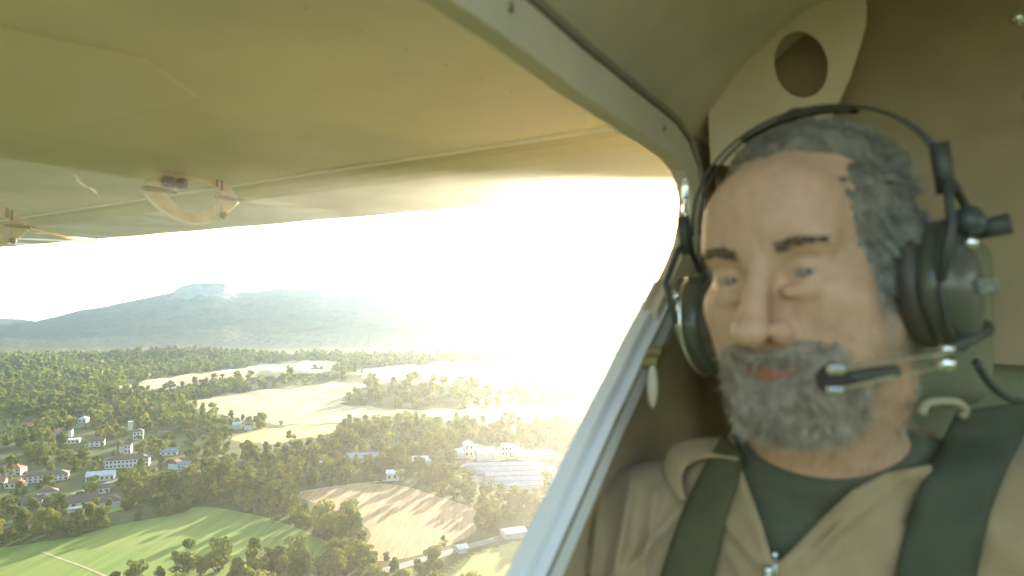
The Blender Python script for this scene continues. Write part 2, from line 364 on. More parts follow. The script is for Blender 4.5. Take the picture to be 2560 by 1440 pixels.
HS = [
 (26, 1186, 60, 6.5, 11, -12, 'hip', W_, RT, 'big white house with red hipped roof at the left edge of the village', 'house', 'village_house', 4, 2, 3, None, True),
 (116, 1201, 92, 6, 11, 8, 'hip', W_, OT, 'long white building under a dark grey roof right of the big red roofed house', 'building', 'long_building', 9, 2, 3),
 (320, 1166, 94, 8.5, 12, 4, 'hip', W_, OT, 'long two storey white building with rows of windows above the round trees', 'building', 'school_building', 11, 2, 3.2),
 (252, 1200, 60, 5.5, 10, 4, 'gable', W_, TN, 'low white building half hidden behind one round tree', 'building', 'long_building', 6, 1),
 (260, 1231, 24, 5, 8, 10, 'gable', W_, OT, 'small white cottage beside the village street above the dark roofed farm', 'house', 'village_house', 2, 1, None, None, True),
 (40, 1218, 38, 4.5, 9, -15, 'hip', W_, RT, 'white bungalow with orange red roof below the big house at the left edge', 'house', 'village_house', 3, 1, None, None, True),
 (-4, 1214, 30, 5, 9, 0, 'gable', W_, RT, 'red roofed house cut by the left edge of the photo', 'house', 'village_house', 2, 1),
 (205, 1262, 60, 4, 11, 20, 'gable', W_, OT, 'dark roofed farmhouse with a bright white gable above the green hedge', 'house', 'farm_house', 3, 1, 4, None, True),
 (272, 1262, 52, 4, 11, 12, 'hip', GP, OT, 'brown roofed farm building right of the white gabled farmhouse', 'building', 'farm_house', 0, 1, 4),
 (205, 1277, 58, 2.8, 6, 6, 'flat', GP, BT, 'low blue grey farm shed directly in front of the gabled farmhouse', 'shed', 'farm_shed'),
 (78, 1262, 56, 4.5, 10, -8, 'gable', GP, OT, 'grey walled house among trees under the left red roofs', 'house', 'village_house', 3, 1, None, None, True),
 (120, 1240, 40, 4.5, 9, 14, 'hip', GP, OT, 'grey house with dark roof between the long building and the hedge', 'house', 'village_house', 2, 1),
 (346, 1098, 22, 11, 11, 8, 'hip', W_, OT, 'tall white villa with dark roof on the upper side of the village', 'house', 'village_house', 3, 2, 3),
 (326, 1075, 9, 12, 7, 0, 'flat', W_, TN, 'narrow white tower block just behind the tall villa', 'building', 'tower_block'),
 (170, 1108, 50, 5, 10, 2, 'flat', W_, TN, 'long low white hall at the upper left of the village', 'building', 'long_building', 6, 1),
 (238, 1115, 40, 7, 12, 6, 'gable', W_, OT, 'white hall with a gable right of the long low hall', 'building', 'village_hall', 4, 2, 3),
 (321, 1132, 14, 10, 8, 0, 'gable', W_, OT, 'slim white house standing right behind the two storey school', 'house', 'village_house', 2, 2, 3),
 (209, 1057, 18, 7, 10, -10, 'hip', W_, TN, 'farthest white house of the village in front of the dark foothill', 'house', 'village_house', 2, 1),
 (68, 1070, 23, 5, 9, 10, 'gable', W_, RT, 'red roofed white house at the top left of the village', 'house', 'village_house', 2, 1),
 (144, 1091, 14, 6, 9, 30, 'gable', W_, RT, 'small white gabled house above the long low hall', 'house', 'village_house', 2, 1),
 (176, 1091, 8, 9, 7, 0, 'gable', W_, OT, 'narrow bright house above the right end of the long low hall', 'house', 'village_house'),
 (410, 1137, 60, 4, 11, 2, 'gable', W_, BT, 'long pale blue roofed hall right of the school', 'building', 'long_building', 5, 1),
 (304, 1130, 9, 7, 8, 20, 'hip', W_, RT, 'little red roofed house left of the slim white house', 'house', 'village_house'),
 (440, 1173, 15, 6, 12, 60, 'gable', W_, RT, 'red roofed house turning a white gable to the long grey house', 'house', 'village_house', 1, 1, 3.5),
 (468, 1176, 38, 6, 11, 2, 'gable', GP, BT, 'long grey house right of the red roofed gable house', 'house', 'village_house', 5, 2),
 (496, 1154, 10, 5, 8, 10, 'gable', W_, RT, 'lone pinkish red roof in the wood right of the village', 'house', 'village_house'),
 (592, 1071, 18, 6, 10, 12, 'gable', W_, TN, 'left one of two white farmhouses beside the golden field', 'house', 'farm_house'),
 (622, 1074, 16, 7, 10, -8, 'hip', W_, OT, 'right one of two white farmhouses beside the golden field', 'house', 'farm_house'),
 (75, 1140, 17, 5, 9, 5, 'hip', W_, RT, 'pink roofed house behind the trees left of the school', 'house', 'village_house', 2, 1),
 (108, 1121, 18, 5, 9, 15, 'hip', GP, OT, 'grey house above the pink roofed house', 'house', 'village_house', 2, 1),
 (906, 1151, 76, 5, 18, 3, 'gable', W_, BT, 'long pale blue warehouse in the wood above the ploughed field', 'warehouse', 'warehouse', 0, 1, 3),
 (809, 1168, 17, 4, 9, 10, 'gable', W_, TN, 'small bright tin roofed hut left of the pale blue warehouse', 'hut', 'hut'),
 (987, 1198, 40, 7, 12, 4, 'gable', W_, TN, 'white tin roofed barn at the upper edge of the ploughed field', 'barn', 'barn', 3, 1, 2),
 (1054, 1162, 44, 6, 16, 4, 'gable', GP, TN, 'pale barn in the trees right of the long blue warehouse', 'barn', 'barn', 0, 1, 3),
 (1170, 1141, 22, 15, 12, 12, 'hip', W_, W_, 'tall white silo house, tallest of the works near the window pillar', 'building', 'factory_tower', 2, 2, 3),
 (1146, 1143, 20, 6, 12, 20, 'gable', W_, TN, 'low white annex left of the tall factory building', 'building', 'factory_hall'),
 (1267, 1138, 26, 12, 14, 0, 'flat', W_, W_, 'square white factory block near the window pillar', 'building', 'factory_block', 3, 2),
 (1199, 1150, 18, 8, 12, 20, 'gable', W_, TN, 'middle white factory hall between tall building and square block', 'building', 'factory_hall'),
 (1320, 1140, 74, 4, 10, 1, 'flat', W_, TN, 'long low white wall building behind the pillar end of the works', 'building', 'factory_hall'),
 (1226, 1146, 20, 7, 12, 20, 'gable', W_, TN, 'white factory hall directly left of the square white block', 'building', 'factory_hall'),
 (1284, 1340, 56, 4, 10, 22, 'gable', GP, TN, 'bright tin roofed barn beside the road and the window pillar', 'barn', 'barn', 0, 1, 1.5),
 (1153, 1379, 24, 3.4, 7, 24, 'gable', GP, TN, 'small tin roofed shed under the trees by the road', 'shed', 'farm_shed', 0, 1, 1.2),
 (762, 1190, 12, 2.6, 5, 0, 'gable', W_, BT, 'tiny blue roofed cabin on the clearing left of the ploughed field', 'hut', 'hut'),
 (778, 1190, 14, 2.6, 6, 10, 'gable', W_, TN, 'tiny white cabin on the clearing left of the ploughed field', 'hut', 'hut'),
]
for hh in HS: house(*hh)
ORD = ['back', 'second', 'third', 'fourth', 'front']
for i in range(5):
    py = 1168 + i * 12.5; px = 1262 + i * 18
    house(px, py, 190 - i * 12, 3.5, 11, 4 + i, 'gable', GP, BT, '%s of the five long blue grey sheds beside the window pillar' % ORD[i], 'shed', 'long_shed', 0, 1, 1.6, 'long blue grey sheds of the works')

# ------------------------------------------------------------------ trees
def crown_pts(n, size, rx, rzz, z0, lobes, seed, jit=.25):
    g = np.random.default_rng(seed)
    C = []; 
    for i in range(lobes):
        th = g.uniform(0, 6.283); u = g.uniform(0, 1) ** .5; zz = g.uniform(.05, 1)
        rr = rx * (1 - .55 * (abs(zz - .42) / .58) ** 1.8) * u * .72
        C.append((rr * math.cos(th), rr * math.sin(th), z0 + zz * (rzz), rx * g.uniform(.30, .48)))
    C = np.array(C); k = g.integers(0, lobes, n)
    dr = g.normal(size=(n, 3)); dr /= np.linalg.norm(dr, axis=1)[:, None]; dr[:, 2] = dr[:, 2] * .8 + .1
    P = C[k, :3] + dr * C[k, 3:4] * (1 - jit * g.uniform(0, 1, (n, 1)) ** 2)
    N = dr + g.normal(size=(n, 3)) * .55; N /= np.linalg.norm(N, axis=1)[:, None]
    t = np.cross(N, g.normal(size=(n, 3))); t /= np.linalg.norm(t, axis=1)[:, None]; b_ = np.cross(N, t)
    s = size * g.uniform(.6, 1.25, (n, 1))
    Q = np.stack([P - t * s - b_ * s * .7, P + t * s - b_ * s * .8, P + t * s * .8 + b_ * s, P - t * s * .7 + b_ * s * .9], 1)
    return Q.reshape(-1, 3)
def quads(n): return np.arange(n * 4).reshape(n, 4)
KINDS = [('broad', 4.4, 7.8, 1.0, 11), ('broad', 3.8, 6.6, .8, 9), ('broad', 4.9, 9.2, 1.0, 14), ('tall', 2.6, 10.5, 2.0, 12), ('bush', 3.2, 3.6, .3, 8), ('loose', 4.0, 9.0, 2.6, 10)]
CR = []
for i, (kd, rx, rzz, z0, lb) in enumerate(KINDS):
    for v in range(2):
        n = 1500
        Vc = crown_pts(n, .33 if kd != 'loose' else .26, rx, rzz, z0, lb, 100 + i * 7 + v)
        me = mesh('crown', Vc, quads(n), M['leaf'])
        tb = MB().tube([(0, 0, -.5), (.1, 0, z0 * .6), (.0, .1, z0 + rzz * .35), (.15, 0, z0 + rzz * .7)], [.35, .28, .18, .05], 7)
        for q in range(4):
            an = q * 1.7 + v; tb.tube([(0, 0, z0 + rzz * .12 * q), (math.cos(an) * rx * .35, math.sin(an) * rx * .35, z0 + rzz * (.22 + .13 * q)), (math.cos(an) * rx * .62, math.sin(an) * rx * .62, z0 + rzz * (.36 + .13 * q))], [.14, .09, .04], 5)
        CR.append((kd, me, mesh('trunk', tb.v, tb.f, M['bark'])))
def templ(n, size, seeds):
    T = []
    for i, (kd, rx, rzz, z0, lb) in enumerate(KINDS):
        for s in seeds: T.append(crown_pts(n, size, rx, rzz, min(z0, 1.2), lb, 400 + i * 9 + s))
    return T
cand = []
def gen(d0, d1, sp, jit=.5):
    n = 0
    ys = np.arange(d0, d1, sp)
    for yy in ys:
        xs = np.arange(-1.05 * yy - 30, .28 * yy + 30, sp)
        cand.append(np.stack([xs + rng.uniform(-jit, jit, len(xs)) * sp, yy + rng.uniform(-jit, jit, len(xs)) * sp, np.full(len(xs), sp)], 1))
gen(290, 620, 9.0); gen(620, 1250, 11.0); gen(1250, 2330, 14.5)
T = np.concatenate(cand); T = np.concatenate([T, height(T[:, 0], T[:, 1])[:, None]], 1)
px, py, dp = proj(T[:, [0, 1, 3]])
keep = np.ones(len(T), bool)
wob = 8 * np.sin(px * .05) + 4 * np.sin(px * .17)
hpx = np.where(T[:, 2] > 13, 13.0, np.where(T[:, 2] > 10, 11.0, 9.5)) / dp * F
for k in POLY:
    keep &= ~inpoly(px, py, POLY[k])
    if k not in ('pasture', 'pale_hill'): keep &= ~(inpoly(px, py - hpx * .75, POLY[k]) & (py < (1398 if k == 'green' else 1372 if k == 'plough' else 9999)) & (rng.uniform(0, 1, len(T)) < .93))
for (x, y, r) in OCC: keep &= ((T[:, 0] - x) ** 2 + (T[:, 1] - y) ** 2) > (r + 1) ** 2
# keep the view to every house open: no tree right in front of it
for (x, y, r) in OCC:
    u = np.array([x, y]) / math.hypot(x, y); rel = T[:, :2] - np.array([x, y]); al = rel @ u; ac = np.abs(rel @ np.array([u[1], -u[0]]))
    keep &= ~((al < 0) & (al > -22) & (ac < r * .85) & (rng.uniform(0, 1, len(T)) < .8))
dens = np.full(len(T), .93)
vil = inpoly(px, py, [(-200, 1035), (240, 1040), (420, 1070), (660, 1140), (660, 1180), (440, 1200), (330, 1240), (230, 1290), (-200, 1330)])
dens[vil] = .36
dens[inpoly(px, py, [(560, 1010), (900, 1000), (1500, 1040), (1500, 1240), (1180, 1260), (1000, 1200), (760, 1200), (760, 1130), (1000, 1090), (800, 1050)])] = .72
# hillside of the shaded field and road side open ground
dens[inpoly(px, py, [(1090, 1395), (1260, 1345), (1345, 1320), (1345, 1290), (1220, 1330), (1100, 1372)])] = .25
dens[inpoly(px, py, [(230, 1305), (345, 1262), (420, 1250), (440, 1262), (330, 1290)])] = .2
dens[inpoly(px, py, [(620, 935), (900, 930), (1600, 900), (1600, 1070), (1250, 1062), (900, 1050), (640, 1030)])] = .28
cl = fbm(T[:, 0], T[:, 1], 70, 3, 8)
keep &= rng.uniform(0, 1, len(T)) < np.clip(dens + .25 * cl, 0, 1)
keep &= ~((dp > 1300) & (fbm(T[:, 0], T[:, 1], 220, 3, 5) < -.55))
# keep the road and tracks clear
RP = []
for pts in ([(880, 1455), (985, 1420), (1047, 1404), (1083, 1393), (1139, 1376), (1189, 1362), (1258, 1343), (1330, 1325)], [(180, 1236), (230, 1222), (262, 1210), (300, 1195), (420, 1178), (640, 1176)]):
    P = np.array([G(*p) for p in pts]); t = np.linspace(0, len(P) - 1, 120); RP.append(np.stack([np.interp(t, range(len(P)), P[:, 0]), np.interp(t, range(len(P)), P[:, 1])], 1))
RP = np.concatenate(RP)
dmin = np.full(len(T), 1e9)
nearm = dp < 900
for q in RP: dmin[nearm] = np.minimum(dmin[nearm], np.hypot(T[nearm, 0] - q[0], T[nearm, 1] - q[1]))
keep &= dmin > 6.5
T = T[keep]; px = px[keep]; py = py[keep]; dp = dp[keep]; vil = vil[keep]
# two solitary trees standing on the near edge of the green field, and their thicket
ex = []
for (ax, ay, sc) in [(470, 1432, 1.15), (545, 1428, 1.1), (500, 1440, .8), (440, 1442, .7), (350, 1452, .8), (330, 1460, .7), (400, 1458, .6), (590, 1436, .75), (640, 1424, .7), (700, 1418, .8), (750, 1410, .8), (285, 1465, .6)]:
    x, y = G(ax, ay); ex.append((x, y, 7.6, 0.0, sc * 1.35))
EX = np.array(ex)
epx, epy, edp = proj(np.stack([EX[:, 0], EX[:, 1], EX[:, 3]], 1))
T5 = np.concatenate([T, rng.uniform(.5, 1.12, (len(T), 1)) ** 1.5 * 1.45 * np.where(T[:, 2:3] > 13, 1.3, np.where(T[:, 2:3] > 10, 1.05, 1.0))], 1)
zone = inpoly(px, py, [(455, 1286), (470, 1200), (760, 1225), (940, 1320), (930, 1400), (850, 1405), (800, 1340), (640, 1285)]); T5[zone, 4] *= 1.15
T5 = np.concatenate([EX, T5]); px = np.concatenate([epx, px]); py = np.concatenate([epy, py]); dp = np.concatenate([edp, dp]); vil = np.concatenate([np.zeros(len(EX), bool), vil])
infr = (px > -25) & (px < 1300 + (1440 - py) * .43) & (py < 1475)
size = np.where(infr, T5[:, 4] / dp, 0)
order = np.argsort(-size)
ind = order[:298]; isind = np.zeros(len(T5), bool); isind[ind] = True
print('trees', len(T5), 'farthest single tree', dp[ind].max())
# single trees, told apart by the place they stand in and their count from the left
def region(x, y):
    if y > 1398 and x < 820: return 'thicket below the green field', 'thicket trees by the green field'
    if x < 470 and y > 1235 + 0: return 'hedge above the green field', 'hedge trees along the green field'
    if y > 1340 and x > 820: return 'trees by the gravel road', 'trees along the gravel road'
    if x < 960 and y > 1235: return 'wood between the two fields', 'trees of the wood between the fields'
    if x > 1000 and y > 1210: return 'trees beyond the ploughed field', 'trees right of the ploughed field'
    if x < 430: return 'village gardens', 'village trees'
    return 'wood behind the two fields', 'trees of the wood behind the fields'
reg = {}
for i in ind:
    reg.setdefault(region(px[i], py[i]), []).append(i)
def nth(n):
    w_ = ['', 'first', 'second', 'third', 'fourth', 'fifth', 'sixth', 'seventh', 'eighth', 'ninth', 'tenth', 'eleventh', 'twelfth']
    return w_[n] if n < 13 else '%d%s' % (n, 'th' if 10 < n % 100 < 20 else {1: 'st', 2: 'nd', 3: 'rd'}.get(n % 10, 'th'))
KN = {'broad': ('round leafy tree', 'broadleaf_tree'), 'tall': ('tall slender tree', 'poplar_tree'), 'bush': ('low spreading bush', 'bush'), 'loose': ('loose airy tree', 'broadleaf_tree')}
for (rname, grp), L in reg.items():
    L.sort(key=lambda i: -py[i])                          # rows from the nearest back, each counted from the left
    nrow = max(1, round(len(L) / 14)); rows = [L[j * len(L) // nrow:(j + 1) * len(L) // nrow] for j in range(nrow)]
    for rj, row in enumerate(rows):
        row.sort(key=lambda i: px[i])
        for cj, i in enumerate(row):
            q = int(rng.integers(0, len(CR)))
            if i in (0, 1): q = 4 if i == 0 else 5
            elif CR[q][0] == 'tall' and rng.uniform() < .6: q = int(rng.integers(0, 6))
            kd, cm, tm = CR[q]; desc, nm = KN[kd]
            lab = '%s, %s from left in %s row of %s' % (desc, nth(cj + 1), 'nearest' if rj == 0 else nth(rj + 1), rname)
            o = link(nm, None, None, (T5[i, 0], T5[i, 1], T5[i, 3]), label=lab, category='bush' if kd == 'bush' else 'tree', group=grp)
            s = float(T5[i, 4]); o.scale = (s, s, s * float(rng.uniform(.85, 1.15))); o.rotation_euler = (0, 0, float(rng.uniform(0, 6.28)))
            link('crown', cm, o); link('trunk', tm, o)
# everything farther away reads as woodland
def bake(sel, T_):
    VV = []; ks = rng.integers(0, len(T_), len(sel))
    for i, k in zip(sel, ks):
        s = T5[i, 4]; a_ = rng.uniform(0, 6.283); c_, s_ = math.cos(a_), math.sin(a_); B = T_[k] * s
        VV.append(np.stack([B[:, 0] * c_ - B[:, 1] * s_ + T5[i, 0], B[:, 0] * s_ + B[:, 1] * c_ + T5[i, 1], B[:, 2] + T5[i, 3]], 1))
    return np.concatenate(VV)
rest = np.where(~isind)[0]
parts = []
for lo, hi, n, sz in ((0, 620, 330, .62), (620, 1250, 150, .85), (1250, 9000, 55, 1.35)):
    sel = rest[(dp[rest] >= lo) & (dp[rest] < hi)]
    if len(sel): parts.append(bake(sel, templ(n, sz, (0, 1))))
WV = np.concatenate(parts)
link('woodland', mesh('woodland', WV, quads(len(WV) // 4), M['leaf']), label='unbroken mass of trees filling the valley behind the nearer woods', category='woodland', kind='stuff')
print('woodland quads', len(WV) // 4)

# ------------------------------------------------------------------ haze
def haze():
    m = bpy.data.materials.new('haze'); m.use_nodes = True; n = m.node_tree; n.nodes.clear()
    o = n.nodes.new('ShaderNodeOutputMaterial'); v = n.nodes.new('ShaderNodeVolumePrincipled')
    v.inputs['Color'].default_value = (.44, .72, 1, 1); v.inputs['Density'].default_value = HAZE_D; v.inputs['Anisotropy'].default_value = .55
    n.links.new(v.outputs[0], o.inputs['Volume'])
    b = MB(); b.box((0, 0, 260), (30000 * 2, 30000 * 2, 520 * 1.0 + 0))
    V = np.array(b.v); V[:, 2] = np.where(V[:, 2] < 200, -12, 620)
    link('haze', mesh('haze', V, b.f, m), kind='stuff', label='thin bright evening haze over the valley', category='haze')
haze()

# ------------------------------------------------------------------ the aeroplane (modelled in the aircraft frame, metres)
P0 = np.array([.0075, .62, 0.]); U = np.array([math.sin(R_(33)), math.cos(R_(33)), 0.]); NI = np.array([U[1], -U[0], 0.]); UP = np.array([0, 0, 1.])
def st(s, z, t=0): return P0 + U * s + UP * z + NI * t
def wallpt(px, py, t=0):
    k = (px - 1280) / F; O = P0 + NI * t
    s_ = (k * O[1] - O[0]) / (U[0] - k * U[1]); y = O[1] + s_ * U[1]
    return s_, (720 - py) / F * y
M['skin_paint'] = mat('cream aeroplane paint', (.78, .69, .47), .6, spec=.4, coat=.08, noise=(2.4, (.62, .57, .40), 7), bump=.03, bscale=14)
M['flap_paint'] = mat('flap paint', (.62, .58, .37), .4, spec=.5, coat=.3, noise=(2.2, (.56, .53, .34), 5), bump=.03, bscale=14)
M['cove'] = mat('dark metal and gap shade', (.26, .21, .08), .5, noise=(6, (.2, .17, .07), 4))
M['alu'] = mat('worn bare aluminium', (.92, .82, .60), .45, metal=0, noise=(16, (.70, .56, .34), 4), bump=.1)
M['bright'] = mat('rim and lip highlight', (.95, .92, .84), .28, metal=.5)  # near-white, so the colour holds the glints of bracket rims and skin edge
M['white_frame'] = mat('white painted frame', (.80, .80, .82), .4, coat=.2, noise=(9, (.74, .74, .77), 4), bump=.05)
M['seal'] = mat('grey rubber seal', (.30, .27, .22), .6, noise=(30, (.24, .22, .18), 3))
M['trim'] = mat('beige cabin lining', (.70, .61, .48), .8, noise=(12, (.63, .55, .43), 5), bump=.2, bscale=120)
M['lining'] = mat('brown cabin lining', (.42, .32, .20), .85, noise=(10, (.36, .275, .17), 5), bump=.3, bscale=160)
M['dark_lining'] = mat('dark green grey lining', (.21, .215, .135), .85, noise=(9, (.18, .185, .115), 5), bump=.3, bscale=160)
M['bracket'] = mat('beige painted metal plate', (.74, .62, .45), .55, noise=(14, (.69, .57, .41), 4))
M['black_plastic'] = mat('black plastic', (.050, .052, .042), .5, noise=(40, (.065, .067, .055), 3))
M['zinc'] = mat('dull zinc screw', (.32, .29, .22), .4, metal=.8)
M['chrome'] = mat('bright chrome', (.8, .82, .84), .15, metal=1)
def dusty_pane():
    m = bpy.data.materials.new('dusty acrylic'); m.use_nodes = True; n = m.node_tree; n.nodes.clear()
    o = n.nodes.new('ShaderNodeOutputMaterial'); t = n.nodes.new('ShaderNodeBsdfTransparent'); g = n.nodes.new('ShaderNodeBsdfGlossy'); g.inputs['Roughness'].default_value = .02
    mx = n.nodes.new('ShaderNodeMixShader')
    mx.inputs[0].default_value = .02; n.links.new(t.outputs[0], mx.inputs[1]); n.links.new(g.outputs[0], mx.inputs[2]); n.links.new(mx.outputs[0], o.inputs['Surface'])
    v = n.nodes.new('ShaderNodeVolumeScatter'); v.inputs['Color'].default_value = (1, .97, .88, 1); v.inputs['Density'].default_value = 11; v.inputs['Anisotropy'].default_value = .74
    n.links.new(v.outputs[0], o.inputs['Volume'])
    return m
plane = link('light_aircraft', None, None, C2W((.3, .6, -.6)), label='high wing light aeroplane in flight with open view from its cabin under the wing', category='aeroplane')
plane.rotation_euler = (PITCH, 0, 0)
PO = np.array([.3, .6, -.6])
def apart(mb, name, m, parent=plane, **kw): return mb.build(name, m, parent, org=PO, **kw)
# wing: section swept along the span
SP = np.array([-1.376, 1, .009]); SP /= np.linalg.norm(SP); CH = np.array([-SP[1], SP[0], 0]) * -1; CH /= np.linalg.norm(CH)
if CH[1] < 0: CH = -CH
ZW = .30
def wp(sig, c, z): 
    h = np.array([SP[0], SP[1], 0]); h /= np.linalg.norm(h)
    return h * sig + CH * c + UP * (ZW + .0053 * (sig - .5) + z)
CG, CT = 1.129, 1.951
main = [(-1.3, .14), (-1.28, .07), (-1.15, .02), (-.8, .0), (CG - .03, 0), (CG - .008, .002), (CG, .007), (CG - .002, .03), (CG + .0, .16), (.3, .26), (-.5, .28), (-1.15, .22)]
flap = [(CG + .25, .003), (CG + .205, .010), (CG + .17, .024), (CG + .155, .045), (CG + .165, .075), (CG + .26, .10), (CT, .012), (CT + .002, .004), (CT, 0), (CG + .4, .0)]
def sweep(name, prof, s0, s1, m, parent, n=40, smooth=False):
    V = []; k = len(prof)
    for i in range(n + 1):
        sg = s0 + (s1 - s0) * i / n
        for (c, z) in prof: V.append(wp(sg, c, z + .0012 * math.sin(sg * 9 + c * 2)))
    Fc = [(i * k + j, i * k + (j + 1) % k, (i + 1) * k + (j + 1) % k, (i + 1) * k + j) for i in range(n) for j in range(k)]
    Fc += [tuple(range(k)), tuple(reversed([n * k + j for j in range(k)]))]
    mb = MB().add(V, Fc); return apart(mb, name, m, parent, smooth=smooth)
wing = sweep('wing', main, .40, 9.0, M['skin_paint'], plane, 60)
sig2 = 3.42
sweep('flap', flap, .42, sig2 + 1.05, M['flap_paint'], wing, 50)
sweep('aileron', flap, sig2 + 1.075, 8.9, M['flap_paint'], wing, 40)
sweep('flap_cove_shade', [(CG + .0, .042), (CG + .2, .080), (CG + .2, .086), (CG, .048)], .42, 8.9, M['cove'], wing, 30)  # dark olive strip puts the shade inside the flap gap into the colour
# pale plate added near the wing nose for a reflection in the window pane
q = MB().plate([wp(1.0, -.2, -.003), wp(.9, .42, -.003), wp(1.02, .56, -.003), wp(1.5, .52, -.003), wp(1.6, -.2, -.003)], (0, 0, .0025)); apart(q, 'pane_reflection', mat('pale reflection tone', (.76, .69, .48), .6, coat=.05, noise=(2, (.72, .65, .41), 4)), wing)
lp_ = MB().tube([wp(sg, CG - .012, -.0015) for sg in np.linspace(.42, 8.9, 60)], .0055, 8); apart(lp_, 'lip_highlight', M['bright'], wing, smooth=True)  # bright tube added as the highlight along the flap gap edge
# rivet lines under the wing
rv = MB()
for sg in np.arange(.6, 7, .5):
    for c_ in np.arange(-.9, CG - .05, .075): rv.ell(wp(sg, c_, -.0004), (.0022, .0022, .0012), None, 6, 3)
apart(rv, 'rivets', M['flap_paint'], wing)
# hinge brackets hanging under the wing along the chord
def bracket(px0, px1, pyc, d, nm='hinge_bracket', lab=None):
    # eye shaped ring in the chordwise upright plane through the point
    A = K(px0, pyc, d); L_ = .0
    kx = (px1 - 1280) / F; t = (kx * A[1] - A[0]) / (CH[0] - kx * CH[1]); L = t
    def e(u, v, w_=0): return A + CH * (u * L) + UP * (v * L) + SP * w_
    def arc(sign, bul, w_):
        return [(u, sign * bul * (math.sin(math.pi * u ** .9) ** .85) + w_) for u in np.linspace(0, 1, 25)]
    th = .008
    root = None
    def sec(us, inner, sgn):
        outer = [e(u, sgn * .29 * math.sin(math.pi * u) ** .8) for u in us]; inn = [e(u, sgn * inner(u)) for u in us]
        return outer, inn
    us = np.linspace(.0, 1, 33)
    up_in = lambda u: 0.0 if u < .30 else .145 * math.sin(math.pi * (u - .30) / .55) ** .7 if u < .85 else 0.0
    lo_in = lambda u: 0.0 if u < .22 else .19 * math.sin(math.pi * min(1, (u - .22) / .56) * 1.0) ** .9 if u < .78 else 0.0
    mb = MB(); o_, i_ = sec(us, up_in, 1); mb.band(o_, i_, SP * th); o_, i_ = sec(us, lo_in, -1); mb.band(o_, i_, SP * th)
    b = apart(mb, nm, M['alu'], wing, label=lab)
    # rolled rims, dark hinge line, bolts, clamp straps
    r = MB().tube([e(u, -.29 * math.sin(math.pi * u) ** .8, th / 2) for u in np.linspace(0.01, .99, 30)], .005, 8)
    apart(r, 'rim', M['bright'], b, smooth=True)
    h_ = MB().tube([e(-.03, .0, -.006), e(.05, .0, -.006), e(.22, .0, -.004), e(.33, -.01, -.003)], [.002, .007, .005, .003], 8); apart(h_, 'hinge_pin', M['cove'], b)
    h_ = MB().tube([e(.72, .0, -.006), e(.88, .0, -.006), e(1.04, .0, -.004)], [.004, .006, .002], 8); apart(h_, 'hinge_pin', M['cove'], b)
    for u in (.24, .36):
        bb = MB().box(e(u, .075, -.012), (.026, .022, .022)); bb.box(e(u, .11, -.016), (.022, .02, .012)); apart(bb, 'bolt', M['black_plastic'], b, bevel=.002)
    for u, sgn in ((.74, 1), (.79, 1), (.70, -1), (.76, -1)):
        o1 = e(u, sgn * .295 * math.sin(math.pi * u) ** .8, -.003); i1 = e(u, sgn * max(up_in(u) if sgn > 0 else lo_in(u), .02), -.003)
        bb = MB().band([o1, o1 + CH * .006 * (1 if sgn > 0 else 2.6)], [i1, i1 + CH * .006 * (1 if sgn > 0 else 2.6)], SP * (th + .006)); apart(bb, 'clamp_strap', M['white_frame'] if sgn < 0 else M['cove'], b)
    w1 = MB().add([e(.80, -.05, -.005), e(.99, -.02, -.005), e(.80, -.2, -.005), e(.8, -.05, .006), e(.99, -.02, .006), e(.8, -.2, .006)], [(0, 2, 1), (3, 4, 5), (0, 1, 4, 3), (1, 2, 5, 4), (2, 0, 3, 5)]); apart(w1, 'gusset', M['alu'], b)
    kn = MB().ell(e(.80, -.19, -.012), (.011, .011, .011), None, 12, 8); apart(kn, 'bolt', M['cove'], b)
    return b
bracket(353, 598, 470, 1.72, lab='pale metal hinge bracket complete and nearest the flap middle')
bracket(-175, 75, 552, 2.02, lab='pale metal hinge bracket cut by the left edge')
# added bar as dark flap seam, chrome tip for the sky showing through
A1 = K(72, 572, 2.05); B1 = K(236, 603, 2.9)
seam_bar = MB().tube([A1, (A1 + B1) / 2 - UP * .004, B1], [.005, .008, .012], 8); apart(seam_bar, 'flap_seam_bar', M['cove'], wing)
rd = MB().tube([B1 + UP * .004, B1 + (B1 - A1) * .06], [.008, .004], 8); apart(rd, 'seam_sky_tip', M['chrome'], wing)

# window opening: upper edge, rounded corner, pillar
open_px = [(520, -330), (760, -180), (1030, -8), (1120, 48), (1200, 98), (1290, 160), (1400, 238), (1500, 302), (1560, 340), (1610, 370), (1650, 398), (1674, 428), (1688, 462), (1694, 500), (1692, 550), (1680, 610), (1660, 660), (1640, 700)]
lowp = [(1640, 700), (1600, 778), (1560, 852), (1520, 935), (1480, 1010), (1440, 1092), (1400, 1176), (1360, 1258), (1320, 1340), (1272, 1438), (1200, 1585), (1130, 1730)]
def band_from(px_list, w_out, t0, th, name, m, off0=0.0, parent=plane, bevel=.002):
    S = np.array([wallpt(*p) for p in px_list]); T_ = np.gradient(S, axis=0); T_ /= np.linalg.norm(T_, axis=1)[:, None]
    N = np.stack([-T_[:, 1], T_[:, 0]], 1)
    if N[len(N) // 2] @ (np.array([.6, .3]) - S[len(N) // 2] * 0) < 0: N = -N
    A = S + N * off0; B = S + N * w_out
    mb = MB().band([st(a[0], a[1], t0) for a in A], [st(b[0], b[1], t0) for b in B], NI * th)
    return apart(mb, name, m, parent, bevel=bevel, smooth=False)
frame = band_from(open_px + lowp[1:2], .047, .0, .022, 'window_frame', M['trim'])
band_from(open_px + lowp[1:2], .056, -.004, .031, 'frame_seam', M['seal'], .0475, frame)
